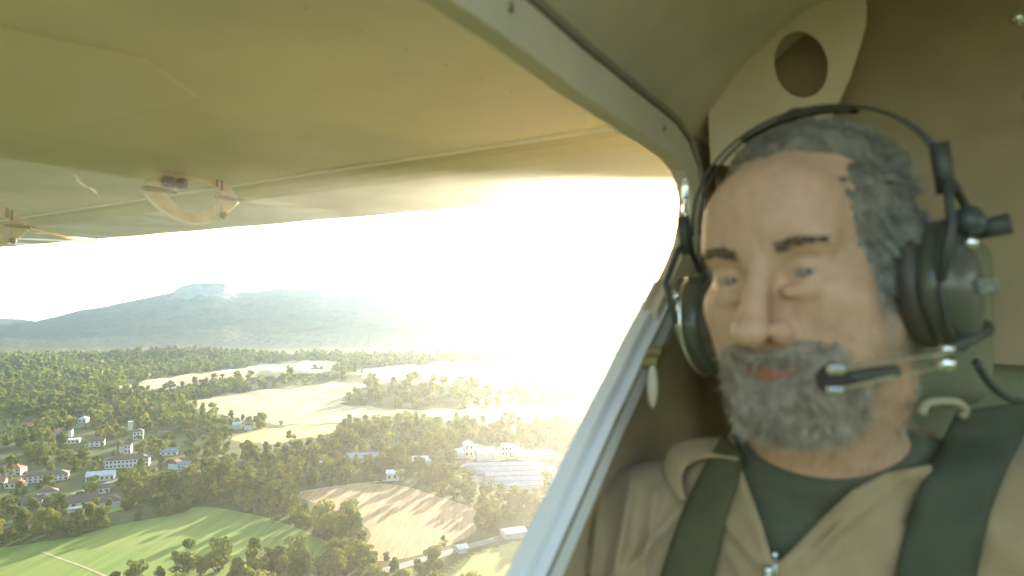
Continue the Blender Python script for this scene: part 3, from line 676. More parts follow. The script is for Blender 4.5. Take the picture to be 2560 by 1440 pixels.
# the pillar: white channel with a groove
pil = band_from(lowp, .046, -.004, .03, 'window_pillar', M['white_frame'], .014, bevel=.003)
band_from(lowp, .0135, -.004, .018, 'outer_lip', M['white_frame'], .0, pil)
band_from(lowp, .019, .0255, .0025, 'groove', M['seal'], .0155, pil, 0)
band_from(lowp, .055, -.006, .022, 'rubber_edge', M['seal'], .0465, pil)
for py_ in (880, 905):
    s_, z_ = wallpt(1628 if py_ == 880 else 1618, py_, .03); b_ = MB().tube([st(s_, z_, .028), st(s_, z_, .045)], .008, 12); apart(b_, 'bolt', M['cove'], pil)
s_, z_ = wallpt(1612, 965, .03); b_ = MB().ell(st(s_, z_, .04), (.007, .010, .026)); apart(b_, 'latch_knob', M['trim'], pil, smooth=True)
# bright metal catch in the corner
s_, z_ = wallpt(1712, 480, .03)
cb = MB().box(st(s_, z_, .03), (.008, .012, .018)); cb.box(st(s_, z_ - .022, .03), (.007, .01, .012)); cb.tube([st(s_, z_ + .02, .03), st(s_ + .01, z_ - .06, .032)], .0035, 8)
apart(cb, 'window_catch', M['chrome'], frame, bevel=.002)
for t_ in (0.28, 0.56):
    i_ = int(t_ * (len(open_px) - 1)); s_, z_ = wallpt(*open_px[i_]); mb_ = MB().tube([st(s_ + .012, z_ + .026, .018), st(s_ + .012, z_ + .026, .0245)], [.0042, .0036], 12); apart(mb_, 'screw', M['zinc'], frame, smooth=True)
# pane
S = [(a_ + .012, z_ + .03) for a_, z_ in [wallpt(*p) for p in open_px[:12]]] + [(a_ + .05, z_) for a_, z_ in [wallpt(*p) for p in open_px[12:] + lowp[1:]]] + [(-.85, -.55), (-.85, .42)]
Sx = [s0[0] for s0 in S]
pane = apart(MB().plate([st(a, z, -.012) for a, z in S], NI * .003), 'window_pane', dusty_pane())
# side wall behind the pillar, roof lining, rear bulkhead
wl = [wallpt(1655, 690), wallpt(1600, 800)]
mb = MB()
low_off = [wallpt(p[0] + 0, p[1]) for p in lowp]
poly = [(a + .045, z - .0) for a, z in low_off]
mb.plate([st(a, z, -.01) for a, z in poly] + [st(.95, -.55, -.01), st(.95, .35, -.01)] + [st(.50, .35, -.01), st(.50, .20, -.01), st(.475, .1, -.01)], NI * .015)
apart(mb, 'side_panel', M['lining'])
prof = [(-.01, .235), (.0, .26), (.03, .30), (.08, .36), (.16, .42), (.30, .465), (.6, .48), (1.05, .47), (1.15, .40), (1.2, .26)]
V = []; ns = 30
for i in range(ns + 1):
    s_ = -.32 + 1.32 * i / ns
    for (t_, z_) in prof:
        zz = z_ - .045 * max(0, s_ + .15) * (1 if t_ < .5 else .5)
        V.append(st(s_, zz + .0, t_))
for i in range(ns + 1):
    s_ = -.32 + 1.32 * i / ns
    for (t_, z_) in prof: V.append(st(s_, z_ - .045 * max(0, s_ + .15) * (1 if t_ < .5 else .5) + .012, t_ + .004))
k = len(prof); n1 = (ns + 1) * k
Fc = [(i * k + j, (i + 1) * k + j, (i + 1) * k + j + 1, i * k + j + 1) for i in range(ns) for j in range(k - 1)]
Fc += [tuple(n1 + q for q in reversed(f)) for f in Fc]
roof = apart(MB().add(V, Fc), 'roof_lining', M['trim'], smooth=True)
bh = MB().plate([st(.90, -.6, -.02), st(.90, .4, -.02), st(.90, .5, .2), st(.90, .5, 1.2), st(.90, -.6, 1.2)], U * .02)
apart(bh, 'rear_bulkhead', M['lining'])
# beige plate with two lightening holes hanging from the roof
def kp(px, py, s_=.50):
    kx = (px - 1280) / F; O = P0 + U * s_; t = (kx * O[1] - O[0]) / (NI[0] - kx * NI[1]); y = O[1] + t * NI[1]
    return np.array([t, (720 - py) / F * y])
def holed_plate():
    bm_v = []; outer = [kp(*p) for p in [(1795, -60), (2120, -60), (2150, -20), (2165, 15), (2163, 60), (2150, 110), (2125, 190), (2080, 290), (2040, 420), (1900, 420), (1780, 410), (1770, 200)]]
    holes = []
    for (cx, cy, rx_, ry_, tilt) in ((2003, 163, 69, 86, .22), (1998, 350, 58, 82, .1)):
        holes.append([kp(cx + rx_ * math.cos(a_) * math.cos(tilt) - ry_ * math.sin(a_) * math.sin(-tilt), cy + ry_ * math.sin(a_) * math.cos(tilt) + rx_ * math.cos(a_) * math.sin(-tilt)) for a_ in np.linspace(0, 2 * math.pi, 33)[:-1]])
    cu = bpy.data.curves.new('plate', 'CURVE'); cu.dimensions = '2D'; cu.fill_mode = 'BOTH'; cu.extrude = .004; cu.bevel_depth = .0012
    for L in [outer] + holes:
        spn = cu.splines.new('POLY'); spn.points.add(len(L) - 1)
        for p_, q_ in zip(spn.points, L): p_.co = (q_[0], q_[1], 0, 1)
        spn.use_cyclic_u = True
    o = bpy.data.objects.new('tmp', cu); COL.objects.link(o); bpy.context.view_layer.update()
    me = bpy.data.meshes.new_from_object(o); bpy.data.objects.remove(o)
    Vm = np.array([v.co for v in me.vertices]); V2 = np.array([st(.50, b, a) + U * c for a, b, c in Vm]) - PO
    me.vertices.foreach_set('co', V2.astype(np.float32).ravel()); me.materials.clear(); me.materials.append(M['bracket']); me.update(); me.name = 'holed_plate'
    return link('holed_plate', me, plane)
holed_plate()
apart(MB().plate([st(.56, .50, .02), st(.56, .50, .5), st(.56, -.1, .5), st(.56, -.1, .02)], U * .006), 'plate_backing', M['lining'])
# roof fittings at the upper right
for (px_, py_, d_) in ((2545, 46, .80), (2580, 240, .8)):
    kk = K(px_, py_, d_); apart(MB().ell(kk, (.009, .009, .009), None, 12, 8), 'rivet', M['chrome'], roof, smooth=True)
# seat with high dark backrest, behind the person on the right
def rbox(mb, c, size, R=None, r=.03):
    pass
seat = link('seat', None, plane)
def soft(name, m, c, size, yaw, parent, bev=.04):
    R = rz(yaw); o = MB().box(c, size, R).build(name, m, parent, org=PO, bevel=bev)
    o.modifiers['bevel'].segments = 6; o.modifiers['bevel'].limit_method = 'NONE'
    for p in o.data.polygons: p.use_smooth = True
    return o
soft('backrest', M['dark_lining'], (.66, .96, -.20), (.62, .10, .84), -R_(12), seat)
soft('headrest', M['dark_lining'], (.47, .86, -.04), (.26, .08, .22), -R_(12), seat)
soft('cushion', M['dark_lining'], (.42, .66, -.62), (.46, .46, .10), -R_(12), seat)

# ------------------------------------------------------------------ the person: signed distance shapes meshed by surface nets
def surface_nets(Fv, org, h):
    s = Fv < 0; ns = np.array(Fv.shape)
    cor = [(i, j, k) for i in (0, 1) for j in (0, 1) for k in (0, 1)]
    cnt = np.zeros(ns - 1, np.int8)
    for c in cor: cnt += s[c[0]:ns[0] - 1 + c[0], c[1]:ns[1] - 1 + c[1], c[2]:ns[2] - 1 + c[2]]
    act = (cnt > 0) & (cnt < 8); ids = np.argwhere(act)
    acc = np.zeros((len(ids), 3)); num = np.zeros(len(ids))
    for a in cor:
        for ax in range(3):
            if a[ax]: continue
            b = list(a); b[ax] = 1; a_, b_ = np.array(a), np.array(b)
            fa = Fv[tuple((ids + a_).T)]; fb = Fv[tuple((ids + b_).T)]; m = (fa < 0) != (fb < 0)
            t = np.where(m, fa / np.where(m, fa - fb, 1), 0); acc[m] += (a_ + t[:, None] * (b_ - a_))[m]; num[m] += 1
    V = np.array(org) + h * (ids + acc / num[:, None])
    im = np.full(ns - 1, -1, np.int64); im[act] = np.arange(len(ids)); Q = []
    for ax in range(3):
        sl0 = [slice(None)] * 3; sl1 = [slice(None)] * 3; sl0[ax] = slice(0, -1); sl1[ax] = slice(1, None)
        d = s[tuple(sl0)] != s[tuple(sl1)]; e = np.argwhere(d); o1, o2 = [q for q in range(3) if q != ax]
        ok = (e[:, o1] > 0) & (e[:, o2] > 0) & (e[:, o1] < ns[o1] - 1) & (e[:, o2] < ns[o2] - 1); e = e[ok]
        def g(p, q):
            x = e.copy(); x[:, o1] -= p; x[:, o2] -= q; return im[tuple(x.T)]
        q4 = np.stack([g(1, 1), g(0, 1), g(0, 0), g(1, 0)], 1)
        ins = s[tuple(e.T)]; flip = ins if ax != 1 else ~ins
        q4[~flip] = q4[~flip][:, ::-1]; Q.append(q4)
    return V, np.concatenate(Q)
class SDF:
    def __init__(s, lo, hi, h):
        s.lo = np.array(lo, float); s.h = h; s.n = np.ceil((np.array(hi) - s.lo) / h).astype(int) + 1
        s.f = np.full(s.n, .2, np.float32)
    def sub(s, lo, hi):
        a = np.maximum(0, np.floor((np.array(lo) - s.lo) / s.h).astype(int)); b = np.minimum(s.n, np.ceil((np.array(hi) - s.lo) / s.h).astype(int) + 1)
        sl = tuple(slice(int(p), int(q)) for p, q in zip(a, b))
        gx = [s.lo[i] + s.h * np.arange(a[i], b[i]) for i in range(3)]
        return sl, np.stack(np.meshgrid(*gx, indexing='ij'), -1)
    def put(s, fn, c, r, k, mode='u'):
        c = np.array(c); sl, P = s.sub(c - r - 2.5 * k - .01, c + r + 2.5 * k + .01)
        if 0 in P.shape: return
        d = fn(P); f = s.f[sl]
        if mode == 'u':
            hh = np.clip(.5 + .5 * (f - d) / k, 0, 1); s.f[sl] = f * (1 - hh) + d * hh - k * hh * (1 - hh)
        else:
            hh = np.clip(.5 - .5 * (f + d) / k, 0, 1); s.f[sl] = f * (1 - hh) - d * hh + k * hh * (1 - hh)
    def ell(s, c, r, R=None, k=.01, mode='u'):
        c = np.array(c, float); r = np.array(r, float)
        def fn(P):
            q = P - c
            if R is not None: q = q @ R
            k0 = np.linalg.norm(q / r, axis=-1); k1 = np.linalg.norm(q / r ** 2, axis=-1) + 1e-9
            return k0 * (k0 - 1) / k1
        s.put(fn, c, r.max(), k, mode)
    def cap(s, a, b, ra, rb=None, k=.01, mode='u'):
        a = np.array(a, float); b = np.array(b, float); rb = ra if rb is None else rb
        def fn(P):
            ab = b - a; t = np.clip(((P - a) @ ab) / (ab @ ab), 0, 1); return np.linalg.norm(P - a - t[..., None] * ab, axis=-1) - (ra + (rb - ra) * t)
        s.put(fn, (a + b) / 2, np.linalg.norm(b - a) / 2 + max(ra, rb), k, mode)
def rmat(yaw, pitch, roll):
    return np.array((Matrix.Rotation(yaw, 3, 'Z') @ Matrix.Rotation(roll, 3, 'Y') @ Matrix.Rotation(pitch, 3, 'X')))
HS_ = 1.08
HC = np.array([.2865, .645, .019]); HR = rmat(-R_(46), R_(6), -R_(6))     # head centre and turn
def H(p): return HC + HR @ (np.array(p, float) * HS_)
def Hinv(P): return ((P - HC) @ HR) / HS_
def body_sdf():
    B = SDF((-.02, .38, -.62), (.66, .95, .20), .0027)
    hs = HS_
    def E(c, r, k=.01, mode='u', R=None): B.ell(H(c), np.array(r) * hs, HR if R is None else HR @ R, k, mode)
    def Cp(a, b, ra, rb=None, k=.01, mode='u'): B.cap(H(a), H(b), ra * hs, None if rb is None else rb * hs, k, mode)
    E((0, .014, .034), (.076, .098, .088))
    E((0, -.030, -.030), (.063, .062, .082), .03)
    for sx in (-1, 1):
        Cp((sx * .056, -.008, -.055), (sx * .024, -.066, -.098), .019, .017, .03)
        E((sx * .044, -.066, -.022), (.022, .022, .019), .025)
        E((sx * .081, .012, -.008), (.007, .018, .031), .006)
        E((sx * .040, -.058, -.058), (.022, .024, .030), .03)
    E((0, -.064, -.100), (.030, .028, .022), .025)
    Cp((-.040, -.080, .024), (.040, -.080, .024), .0115, None, .02)
    E((0, -.068, .050), (.052, .030, .038), .03)
    for sx in (-1, 1): E((sx * .0315, -.104, .001), (.0185, .018, .0115), .012, 's')
    for sx in (-1, 1):
        E((sx * .0315, -.0770, .001), (.0165, .0155, .0150), .004)
        E((sx * .0315, -.0940, .0000), (.0138, .0075, .0036), .002, 's')
        Cp((sx * .018, -.094, -.013), (sx * .042, -.088, -.012), .0035, None, .008)
    Cp((0, -.092, .014), (0, -.124, -.036), .0078, .0115, .012)
    E((0, -.128, -.039), (.0125, .0120, .0105), .008)
    for sx in (-1, 1):
        E((sx * .0145, -.107, -.042), (.0085, .0105, .0085), .006)
        E((sx * .0065, -.115, -.0495), (.0042, .006, .004), .003, 's')
    E((0, -.084, -.066), (.030, .020, .024), .02)
    for i in range(6):
        u0, u1 = -1 + i / 3, -1 + (i + 1) / 3
        f = lambda u: (u * .026, -.1005 + .012 * u * u, -.0655 - .003 * u * u)
        g = lambda u: (u * .024, -.0995 + .012 * u * u, -.0745 + .003 * u * u)
        Cp(f(u0), f(u1), .0046, None, .004); Cp(g(u0), g(u1), .0054, None, .004)
    Cp((-.024, -.102, -.0700), (.024, -.102, -.0700), .0014, None, .003, 's')
    Cp((0, .030, -.07), (.0, .035, -.10), .058, .060, .03)
    NB = np.array([.335, .71, -.21]); LS = np.array([.155, .79, -.305]); RS = np.array([.515, .66, -.265])
    B.cap(H((0, .03, -.07)), NB, .062, .066, .03)
    B.cap(LS, RS, .058, .062, .06)
    yr = rz(-R_(20))
    B.ell((.325, .715, -.42), (.17, .11, .21), yr, .06)
    B.cap(NB + np.array([0, .02, .02]), LS + np.array([.03, 0, .03]), .045, .045, .05); B.cap(NB + np.array([0, .02, .02]), RS + np.array([-.03, 0, .03]), .045, .045, .05)
    B.cap(LS, (.075, .72, -.56), .057, .047, .05); B.cap(RS, (.56, .58, -.54), .060, .048, .05)
    return B
B = body_sdf()
import mathutils
from mathutils.bvhtree import BVHTree
person = link('person', None, None, C2W((.33, .7, -.58)), label='bearded grey haired man in tan jacket and green shirt facing the camera', category='person')
person.rotation_euler = (PITCH, 0, 0); PP = np.array([.33, .7, -.58])
def pmesh(name, V, Q, m, smooth=True, parent=person, org=PP, **kw): return link(name, mesh(name, V - org, Q, m, smooth), parent, **kw)
Vb, Qb = surface_nets(B.f, B.lo, B.h)
# skin: warm with redder lips and slightly darker lids, painted in head coordinates
q = Hinv(Vb)
dcr = np.zeros(len(Vb)); ax_ = np.abs(q[:, 0]); frontm = q[:, 1] < -.04
dcr -= .0007 * np.clip(np.sin(q[:, 2] * 640 + 6 * ax_ ) - .3, 0, 1) * np.exp(-((q[:, 2] - .055) / .016) ** 2) * (ax_ < .05) * frontm
tt = np.clip(((ax_ - .017) * .016 + (q[:, 2] + .043) * -.027) / (.016 ** 2 + .027 ** 2), 0, 1); dn_ = np.hypot(ax_ - .017 - .016 * tt, q[:, 2] + .043 + .027 * tt)
dcr -= .0022 * np.exp(-(dn_ / .0035) ** 2) * (q[:, 1] < -.06)
dcr += .0016 * np.exp(-(((ax_ - .031) / .013) ** 2 + ((q[:, 2] + .018) / .004) ** 2)) * frontm
dcr -= .0010 * np.exp(-((ax_ - .005) / .0016) ** 2) * np.exp(-((q[:, 2] - .024) / .007) ** 2) * (q[:, 1] < -.07)
Vb = Vb + dcr[:, None] * (HR @ np.array([0, -1., 0]))
def skin_mat():
    m = mat('skin', (.50, .30, .19), .5, spec=.35, bump=.12, bscale=260, sss=.12); n = m.node_tree; b = n.nodes['Principled BSDF']
    at = n.nodes.new('ShaderNodeAttribute'); at.attribute_name = 'tone'; t = n.nodes.new('ShaderNodeTexNoise'); t.inputs['Scale'].default_value = 45; t.inputs['Detail'].default_value = 5
    r = n.nodes.new('ShaderNodeMapRange'); r.inputs[1].default_value = .3; r.inputs[2].default_value = .7; r.inputs[3].default_value = .90; r.inputs[4].default_value = 1.06; n.links.new(t.outputs['Fac'], r.inputs[0])
    mx = n.nodes.new('ShaderNodeMix'); mx.data_type = 'RGBA'; mx.blend_type = 'MULTIPLY'; mx.inputs[0].default_value = 1
    n.links.new(at.outputs['Color'], mx.inputs[6]); n.links.new(r.outputs[0], mx.inputs[7]); n.links.new(mx.outputs[2], b.inputs['Base Color']); return m
body = pmesh('body', Vb, Qb, skin_mat())
tone = np.tile(np.array([.56, .34, .22, 1.0]), (len(Vb), 1))
lip = ((q[:, 0] / .027) ** 2 + ((q[:, 2] + .070) / .0105) ** 2 < 1) & (q[:, 1] < -.08); tone[lip] = (.44, .17, .13, 1)
nose = ((q[:, 0] / .02) ** 2 + ((q[:, 2] + .038) / .016) ** 2 + ((q[:, 1] + .115) / .02) ** 2 < 1); tone[nose] = (.56, .325, .215, 1)
ca = body.data.color_attributes.new('tone', 'FLOAT_COLOR', 'POINT'); ca.data.foreach_set('color', tone.astype(np.float32).ravel())
# eyes
M['eye_white'] = mat('eye white', (.31, .26, .21), .35, coat=.2); M['iris'] = mat('grey green iris', (.03, .038, .024), .6, noise=(900, (.075, .085, .055), 2)); M['pupil'] = mat('pupil', (.01, .01, .01), .1, coat=1)
for sx in (-1, 1):
    c = H((sx * .0315, -.0785, .001)); MBe = MB().ell(c, (.0128 * HS_,) * 3, None, 24, 16)
    e_ = MBe.build('eye', M['eye_white'], person, True, PP)
    look = -c / np.linalg.norm(c); look = look + np.array([0, 0, -.02]); look /= np.linalg.norm(look)
    a_ = np.cross(look, UP); a_ /= np.linalg.norm(a_); b_ = np.cross(a_, look)
    for nm, rad, of, mm in (('iris', .0062, .0118, 'iris'), ('pupil', .0028, .0126, 'pupil')):
        cc = c + look * of * HS_; V_ = [cc + look * .0012] + [cc + rad * HS_ * (math.cos(t) * a_ + math.sin(t) * b_) - look * .0004 for t in np.linspace(0, 6.283, 25)[:-1]]
        MB().add(V_, [(0, i + 1, (i + 1) % 24 + 1) for i in range(24)]).build(nm, M[mm], e_, True, PP)

def strands(name, m, pts, nrm, dirs, length, width, curl=.3, parent=person, seg=3, seed=1):
    g = np.random.default_rng(seed); n = len(pts); L = length * g.uniform(.6, 1.25, (n, 1))
    d = dirs + g.normal(size=(n, 3)) * curl; d /= np.linalg.norm(d, axis=1)[:, None]
    side = np.cross(d, g.normal(size=(n, 3))); side /= np.linalg.norm(side, axis=1)[:, None]
    bend = g.normal(size=(n, 3)) * curl * .5 - nrm * .15; rows = []
    for k in range(seg + 1):
        u = k / seg; w_ = width * (1 - u * .85); c = pts + L * (d * u + bend * u * u * .5) ; rows += [c - side * w_, c + side * w_]
    V = np.stack(rows, 1).reshape(-1, 3); b = (np.arange(n) * 2 * (seg + 1))[:, None]
    Q = np.concatenate([b + np.array([2 * k, 2 * k + 1, 2 * k + 3, 2 * k + 2]) for k in range(seg)], 0)
    return pmesh(name, V, Q, m, False, parent)
nb = np.zeros((len(Vb), 3)); body.data.update()
nrm = np.zeros(len(Vb) * 3, np.float32); body.data.vertices.foreach_get('normal', nrm); nrm = nrm.reshape(-1, 3)
nh = nrm @ HR
def face_noise(q, s=1): return np.sin(q[:, 0] * 310 * s + 2 * np.sin(q[:, 2] * 190 * s)) * np.sin(q[:, 2] * 270 * s + q[:, 1] * 230)
def pick(mask, n, seed):
    g = np.random.default_rng(seed); ids = np.where(mask)[0]; return g.choice(ids, n, replace=len(ids) < n)
inhead = (np.abs(q[:, 0]) < .1) & (np.abs(q[:, 1]) < .14) & (q[:, 2] > -.16)
# beard and moustache region: below the cheek line
cheek = -.050 - .30 * np.clip(-q[:, 1] - .01, 0, .1) + .012 * (np.abs(q[:, 0]) > .045)
bd = inhead & (q[:, 2] < cheek) & (q[:, 1] < .018) & (q[:, 2] > -.128) & ~(((q[:, 0] / .022) ** 2 + ((q[:, 2] + .0725) / .0075) ** 2) < 1) & (q[:, 1] < .035 - .5 * (-q[:, 2] - .05))
mo = inhead & (q[:, 2] < -.0515) & (q[:, 2] > -.066) & (np.abs(q[:, 0]) < .036) & (q[:, 1] < -.075)
bd = bd & (nh[:, 2] > -.95)
def beard_shell():
    S_ = SDF(HC - .19, HC + np.array([.19, .19, .12]), .0027)
    sl, P = S_.sub(S_.lo, S_.lo + S_.h * (S_.n - 1)); qq = Hinv(P.reshape(-1, 3)).reshape(P.shape)
    # body field sampled on this grid
    ix = np.clip(np.round((P - B.lo) / B.h).astype(int), 0, B.n - 1); fb = B.f[ix[..., 0], ix[..., 1], ix[..., 2]]
    x, y, z = qq[..., 0], qq[..., 1], qq[..., 2]
    ck = -.054 - .25 * np.clip(-y - .01, 0, .1) + .012 * (np.abs(x) > .045) + .022 * np.exp(-((np.abs(x) - .036) / .012) ** 2)
    th = .0105 * np.clip((ck - z) / .02, 0, 1) + .007 * np.clip((-.085 - z) / .03, 0, 1)
    th = th * np.clip((-.022 - y) / .022, 0, 1) * np.clip((.054 - np.abs(x)) / .012, 0, 1)
    th = np.maximum(th, np.where(y < -.06, .0068 * np.clip((.043 - np.abs(x)) / .014, 0, 1) * np.clip((z + .0685) / .004, 0, 1) * np.clip((-.0500 - z) / .006, 0, 1), 0))
    th = np.where((x / .023) ** 2 + ((z + .0725) / .0065) ** 2 < 1, 0, th)
    th = th * np.clip((z + .150) / .02, 0, 1)
    nz = .0022 * np.sin(x * 420 + 3 * np.sin(z * 130)) * np.sin(z * 250 + y * 300) + .0014 * np.sin(x * 900 + z * 500)
    S_.f[...] = np.where(z > ck + .022, .02, fb - np.where(th > .001, th + nz, -.004))
    return surface_nets(S_.f, S_.lo, S_.h)
M['beard'] = mat('grey beard', (.25, .19, .135), .7, noise=(40, (.38, .32, .25), 4), bump=.6, bscale=500)
M['beard_hair'] = mat('grey beard hair', (.22, .17, .12), .6, noise=(60, (.52, .47, .40), 3))
Vd, Qd = beard_shell(); beard = pmesh('beard', Vd, Qd, M['beard'])
bn = np.zeros(len(Vd) * 3, np.float32); beard.data.vertices.foreach_get('normal', bn); bn = bn.reshape(-1, 3)
g_ = np.random.default_rng(5); k_ = g_.integers(0, len(Vd), 30000); dn = HR @ np.array([0, -.25, -1.0])
qd = Hinv(Vd[k_]); out_ = np.where(qd[:, 2:3] < 9, bn[k_] * .75 + dn, 0)
strands('beard_hair', M['beard_hair'], Vd[k_] - bn[k_] * .002, bn[k_], out_, .013, .00035, .35, beard, 2, 3)
# eyebrows
M['brow'] = mat('dark grey eyebrow hair', (.12, .095, .07), .7)
for sx in (-1, 1):
    u = (q[:, 0] * sx - .014) / .036; zc = .0205 + .007 * np.sin(np.clip(u, 0, 1) * 2.4) - .004 * u
    m_ = inhead & (u > 0) & (u < 1) & (np.abs(q[:, 2] - zc) < .0042 * (1.15 - .5 * u)) & (q[:, 1] < -.04)
    if m_.sum(): i_ = pick(m_, 420, 9); strands('eyebrow', M['brow'], Vb[i_], nrm[i_], nrm[i_] * .25 + HR @ np.array([sx * 1.0, 0, .25]), .007, .00028, .18, person, 2, 4)
# hair: swept back over the crown, thick and grey at the sides
hairm = inhead & ((q[:, 2] > .098 - .55 * np.clip(q[:, 1] + .05, 0, .2)) | ((np.abs(q[:, 0]) > .052) & (q[:, 1] > -.052 + .25 * np.clip(.03 - q[:, 2], 0, .1)) & (q[:, 2] > -.03)) | ((q[:, 1] > .03) & (q[:, 2] > -.07)))
hairm &= (q[:, 2] > -.08)
M['hair'] = mat('grey hair', (.16, .155, .13), .5, noise=(70, (.42, .42, .38), 4), coat=.1)
M['hair_dark'] = mat('dark grey hair base', (.10, .085, .06), .7, noise=(50, (.2, .18, .14), 3), bump=.6, bscale=300)
def hair_shell():
    S_ = SDF(HC - .17, HC + np.array([.17, .17, .19]), .0034)
    sl, P = S_.sub(S_.lo, S_.lo + S_.h * (S_.n - 1)); qq = Hinv(P.reshape(-1, 3)).reshape(P.shape)
    ix = np.clip(np.round((P - B.lo) / B.h).astype(int), 0, B.n - 1); fb = B.f[ix[..., 0], ix[..., 1], ix[..., 2]]
    x, y, z = qq[..., 0], qq[..., 1], qq[..., 2]
    m1 = (z - (.098 - .55 * np.clip(y + .05, 0, .2))) ; m2 = np.minimum(np.minimum((np.abs(x) - .054), y + .052 - .25 * np.clip(.03 - z, 0, .1)), z + .03); m3 = np.minimum(y - .03, z + .065)
    mm = np.maximum(np.maximum(m1, m2), m3)
    mm0 = mm; mm = mm + .003 * np.sin(x * 330 + 2 * np.sin(z * 200)) * np.sin(z * 260 + y * 180) + .0025 * np.sin(x * 700 + z * 640)
    th = .010 * np.clip(mm / .035, 0, 1) + .0015 * np.sin(x * 500) * np.sin(y * 260 + z * 300)
    S_.f[...] = np.where(mm0 < -.016, .02, fb - np.where(mm > 0, th, -.004))
    return surface_nets(S_.f, S_.lo, S_.h)
Vh, Qh = hair_shell(); hair = pmesh('hair', Vh, Qh, M['hair_dark'])
hn = np.zeros(len(Vh) * 3, np.float32); hair.data.vertices.foreach_get('normal', hn); hn = hn.reshape(-1, 3)
k_ = g_.integers(0, len(Vh), 42000); qh = Hinv(Vh[k_])
dh = np.stack([np.sign(qh[:, 0]) * .15, np.where(qh[:, 2] > .05, 1.0, .35), np.where(qh[:, 2] > .05, .05, -.8)], 1) @ HR.T
strands('hair_strands', M['hair'], Vh[k_] - hn[k_] * .002, hn[k_], dh + hn[k_] * .12, .034, .0003, .13, hair, 3, 8)

# clothes --------------------------------------------------------------
def pixof(P): return 1280 + F * P[..., 0] / P[..., 1], 720 - F * P[..., 2] / P[..., 1]
def pdist(px, py, poly):                                   # signed distance (px) to a polygon, negative inside
    d = np.full(px.shape, 1e9)
    n = len(poly)
    for i in range(n):
        a_ = np.array(poly[i], float); b_ = np.array(poly[(i + 1) % n], float); ab = b_ - a_
        t = np.clip(((px - a_[0]) * ab[0] + (py - a_[1]) * ab[1]) / (ab @ ab), 0, 1)
        d = np.minimum(d, np.hypot(px - a_[0] - t * ab[0], py - a_[1] - t * ab[1]))
    return np.where(inpoly(px.ravel(), py.ravel(), poly).reshape(px.shape), -d, d)
lo_, hi_ = np.array([-.02, .40, -.60]), np.array([.66, .93, -.10])
def cloth(thk, h, cutfn, foldfn):
    S_ = SDF(lo_, hi_, h); sl, P = S_.sub(S_.lo, S_.lo + S_.h * (S_.n - 1))
    t = (P - B.lo) / B.h; i0 = np.clip(np.floor(t).astype(int), 0, B.n - 2); fr = np.clip(t - i0, 0, 1); fb = 0
    for a_ in (0, 1):
        for b_ in (0, 1):
            for c_ in (0, 1):
                wgt = (fr[..., 0] if a_ else 1 - fr[..., 0]) * (fr[..., 1] if b_ else 1 - fr[..., 1]) * (fr[..., 2] if c_ else 1 - fr[..., 2])
                fb = fb + wgt * B.f[i0[..., 0] + a_, i0[..., 1] + b_, i0[..., 2] + c_]
    f = fb - thk - foldfn(P); f = cutfn(f, P, fb)
    S_.f[...] = f; return surface_nets(S_.f, S_.lo, S_.h)
NA_, NB_ = H((0, .03, -.07)), np.array([.335, .71, -.21])
NBd = (NB_ - NA_) / np.linalg.norm(NB_ - NA_)
def necktop(P, off):                                      # height above the shirt collar plane
    c = np.array([.325, .69, -.165]) ; n = np.array([-.20, -.28, 1.0]); n /= np.linalg.norm(n); return (P - c) @ n - off
def cut_shirt(f, P, fb):
    f = np.maximum(f, necktop(P, .0)); return np.maximum(f, -(fb + .006) * 1.0)
def fold_shirt(P):
    nt_ = necktop(P, 0); rib = .004 * np.exp(-((nt_ + .010) / .010) ** 2) - .002 * np.exp(-((nt_ + .034) / .005) ** 2)
    return rib + .0022 * np.sin(P[..., 0] * 75 + P[..., 2] * 55 + 1.5 * np.sin(P[..., 0] * 31)) * np.clip(-nt_ * 14, 0, 1)
M['shirt'] = mat('dark green grey cotton', (.095, .105, .062), .85, noise=(25, (.08, .09, .052), 5), bump=.5, bscale=700, sheen=.2)
Vs, Qs = cloth(.005, .0034, cut_shirt, fold_shirt); shirt = pmesh('shirt', Vs, Qs, M['shirt'])
VPOLY = [(1700, 1040), (1838, 1125), (1862, 1190), (1905, 1310), (1936, 1412), (1968, 1385), (2060, 1290), (2130, 1225), (2215, 1180), (2330, 1160), (2420, 1120), (2480, 900), (1700, 900)]
def cut_jacket(f, P, fb):
    px, py = pixof(P); d = pdist(px, py, VPOLY) / F * P[..., 1]
    front = P[..., 1] - (.74 + (P[..., 0] - .33) * -.35)
    cutv = np.maximum(-d, 0) * 0 + d                       # negative inside the V
    cut = np.where(front < 0, cutv, 1.0)
    nk = necktop(P, .012)
    f = np.maximum(f, -cut); f = np.maximum(f, nk)
    return np.maximum(f, -(fb + .002))
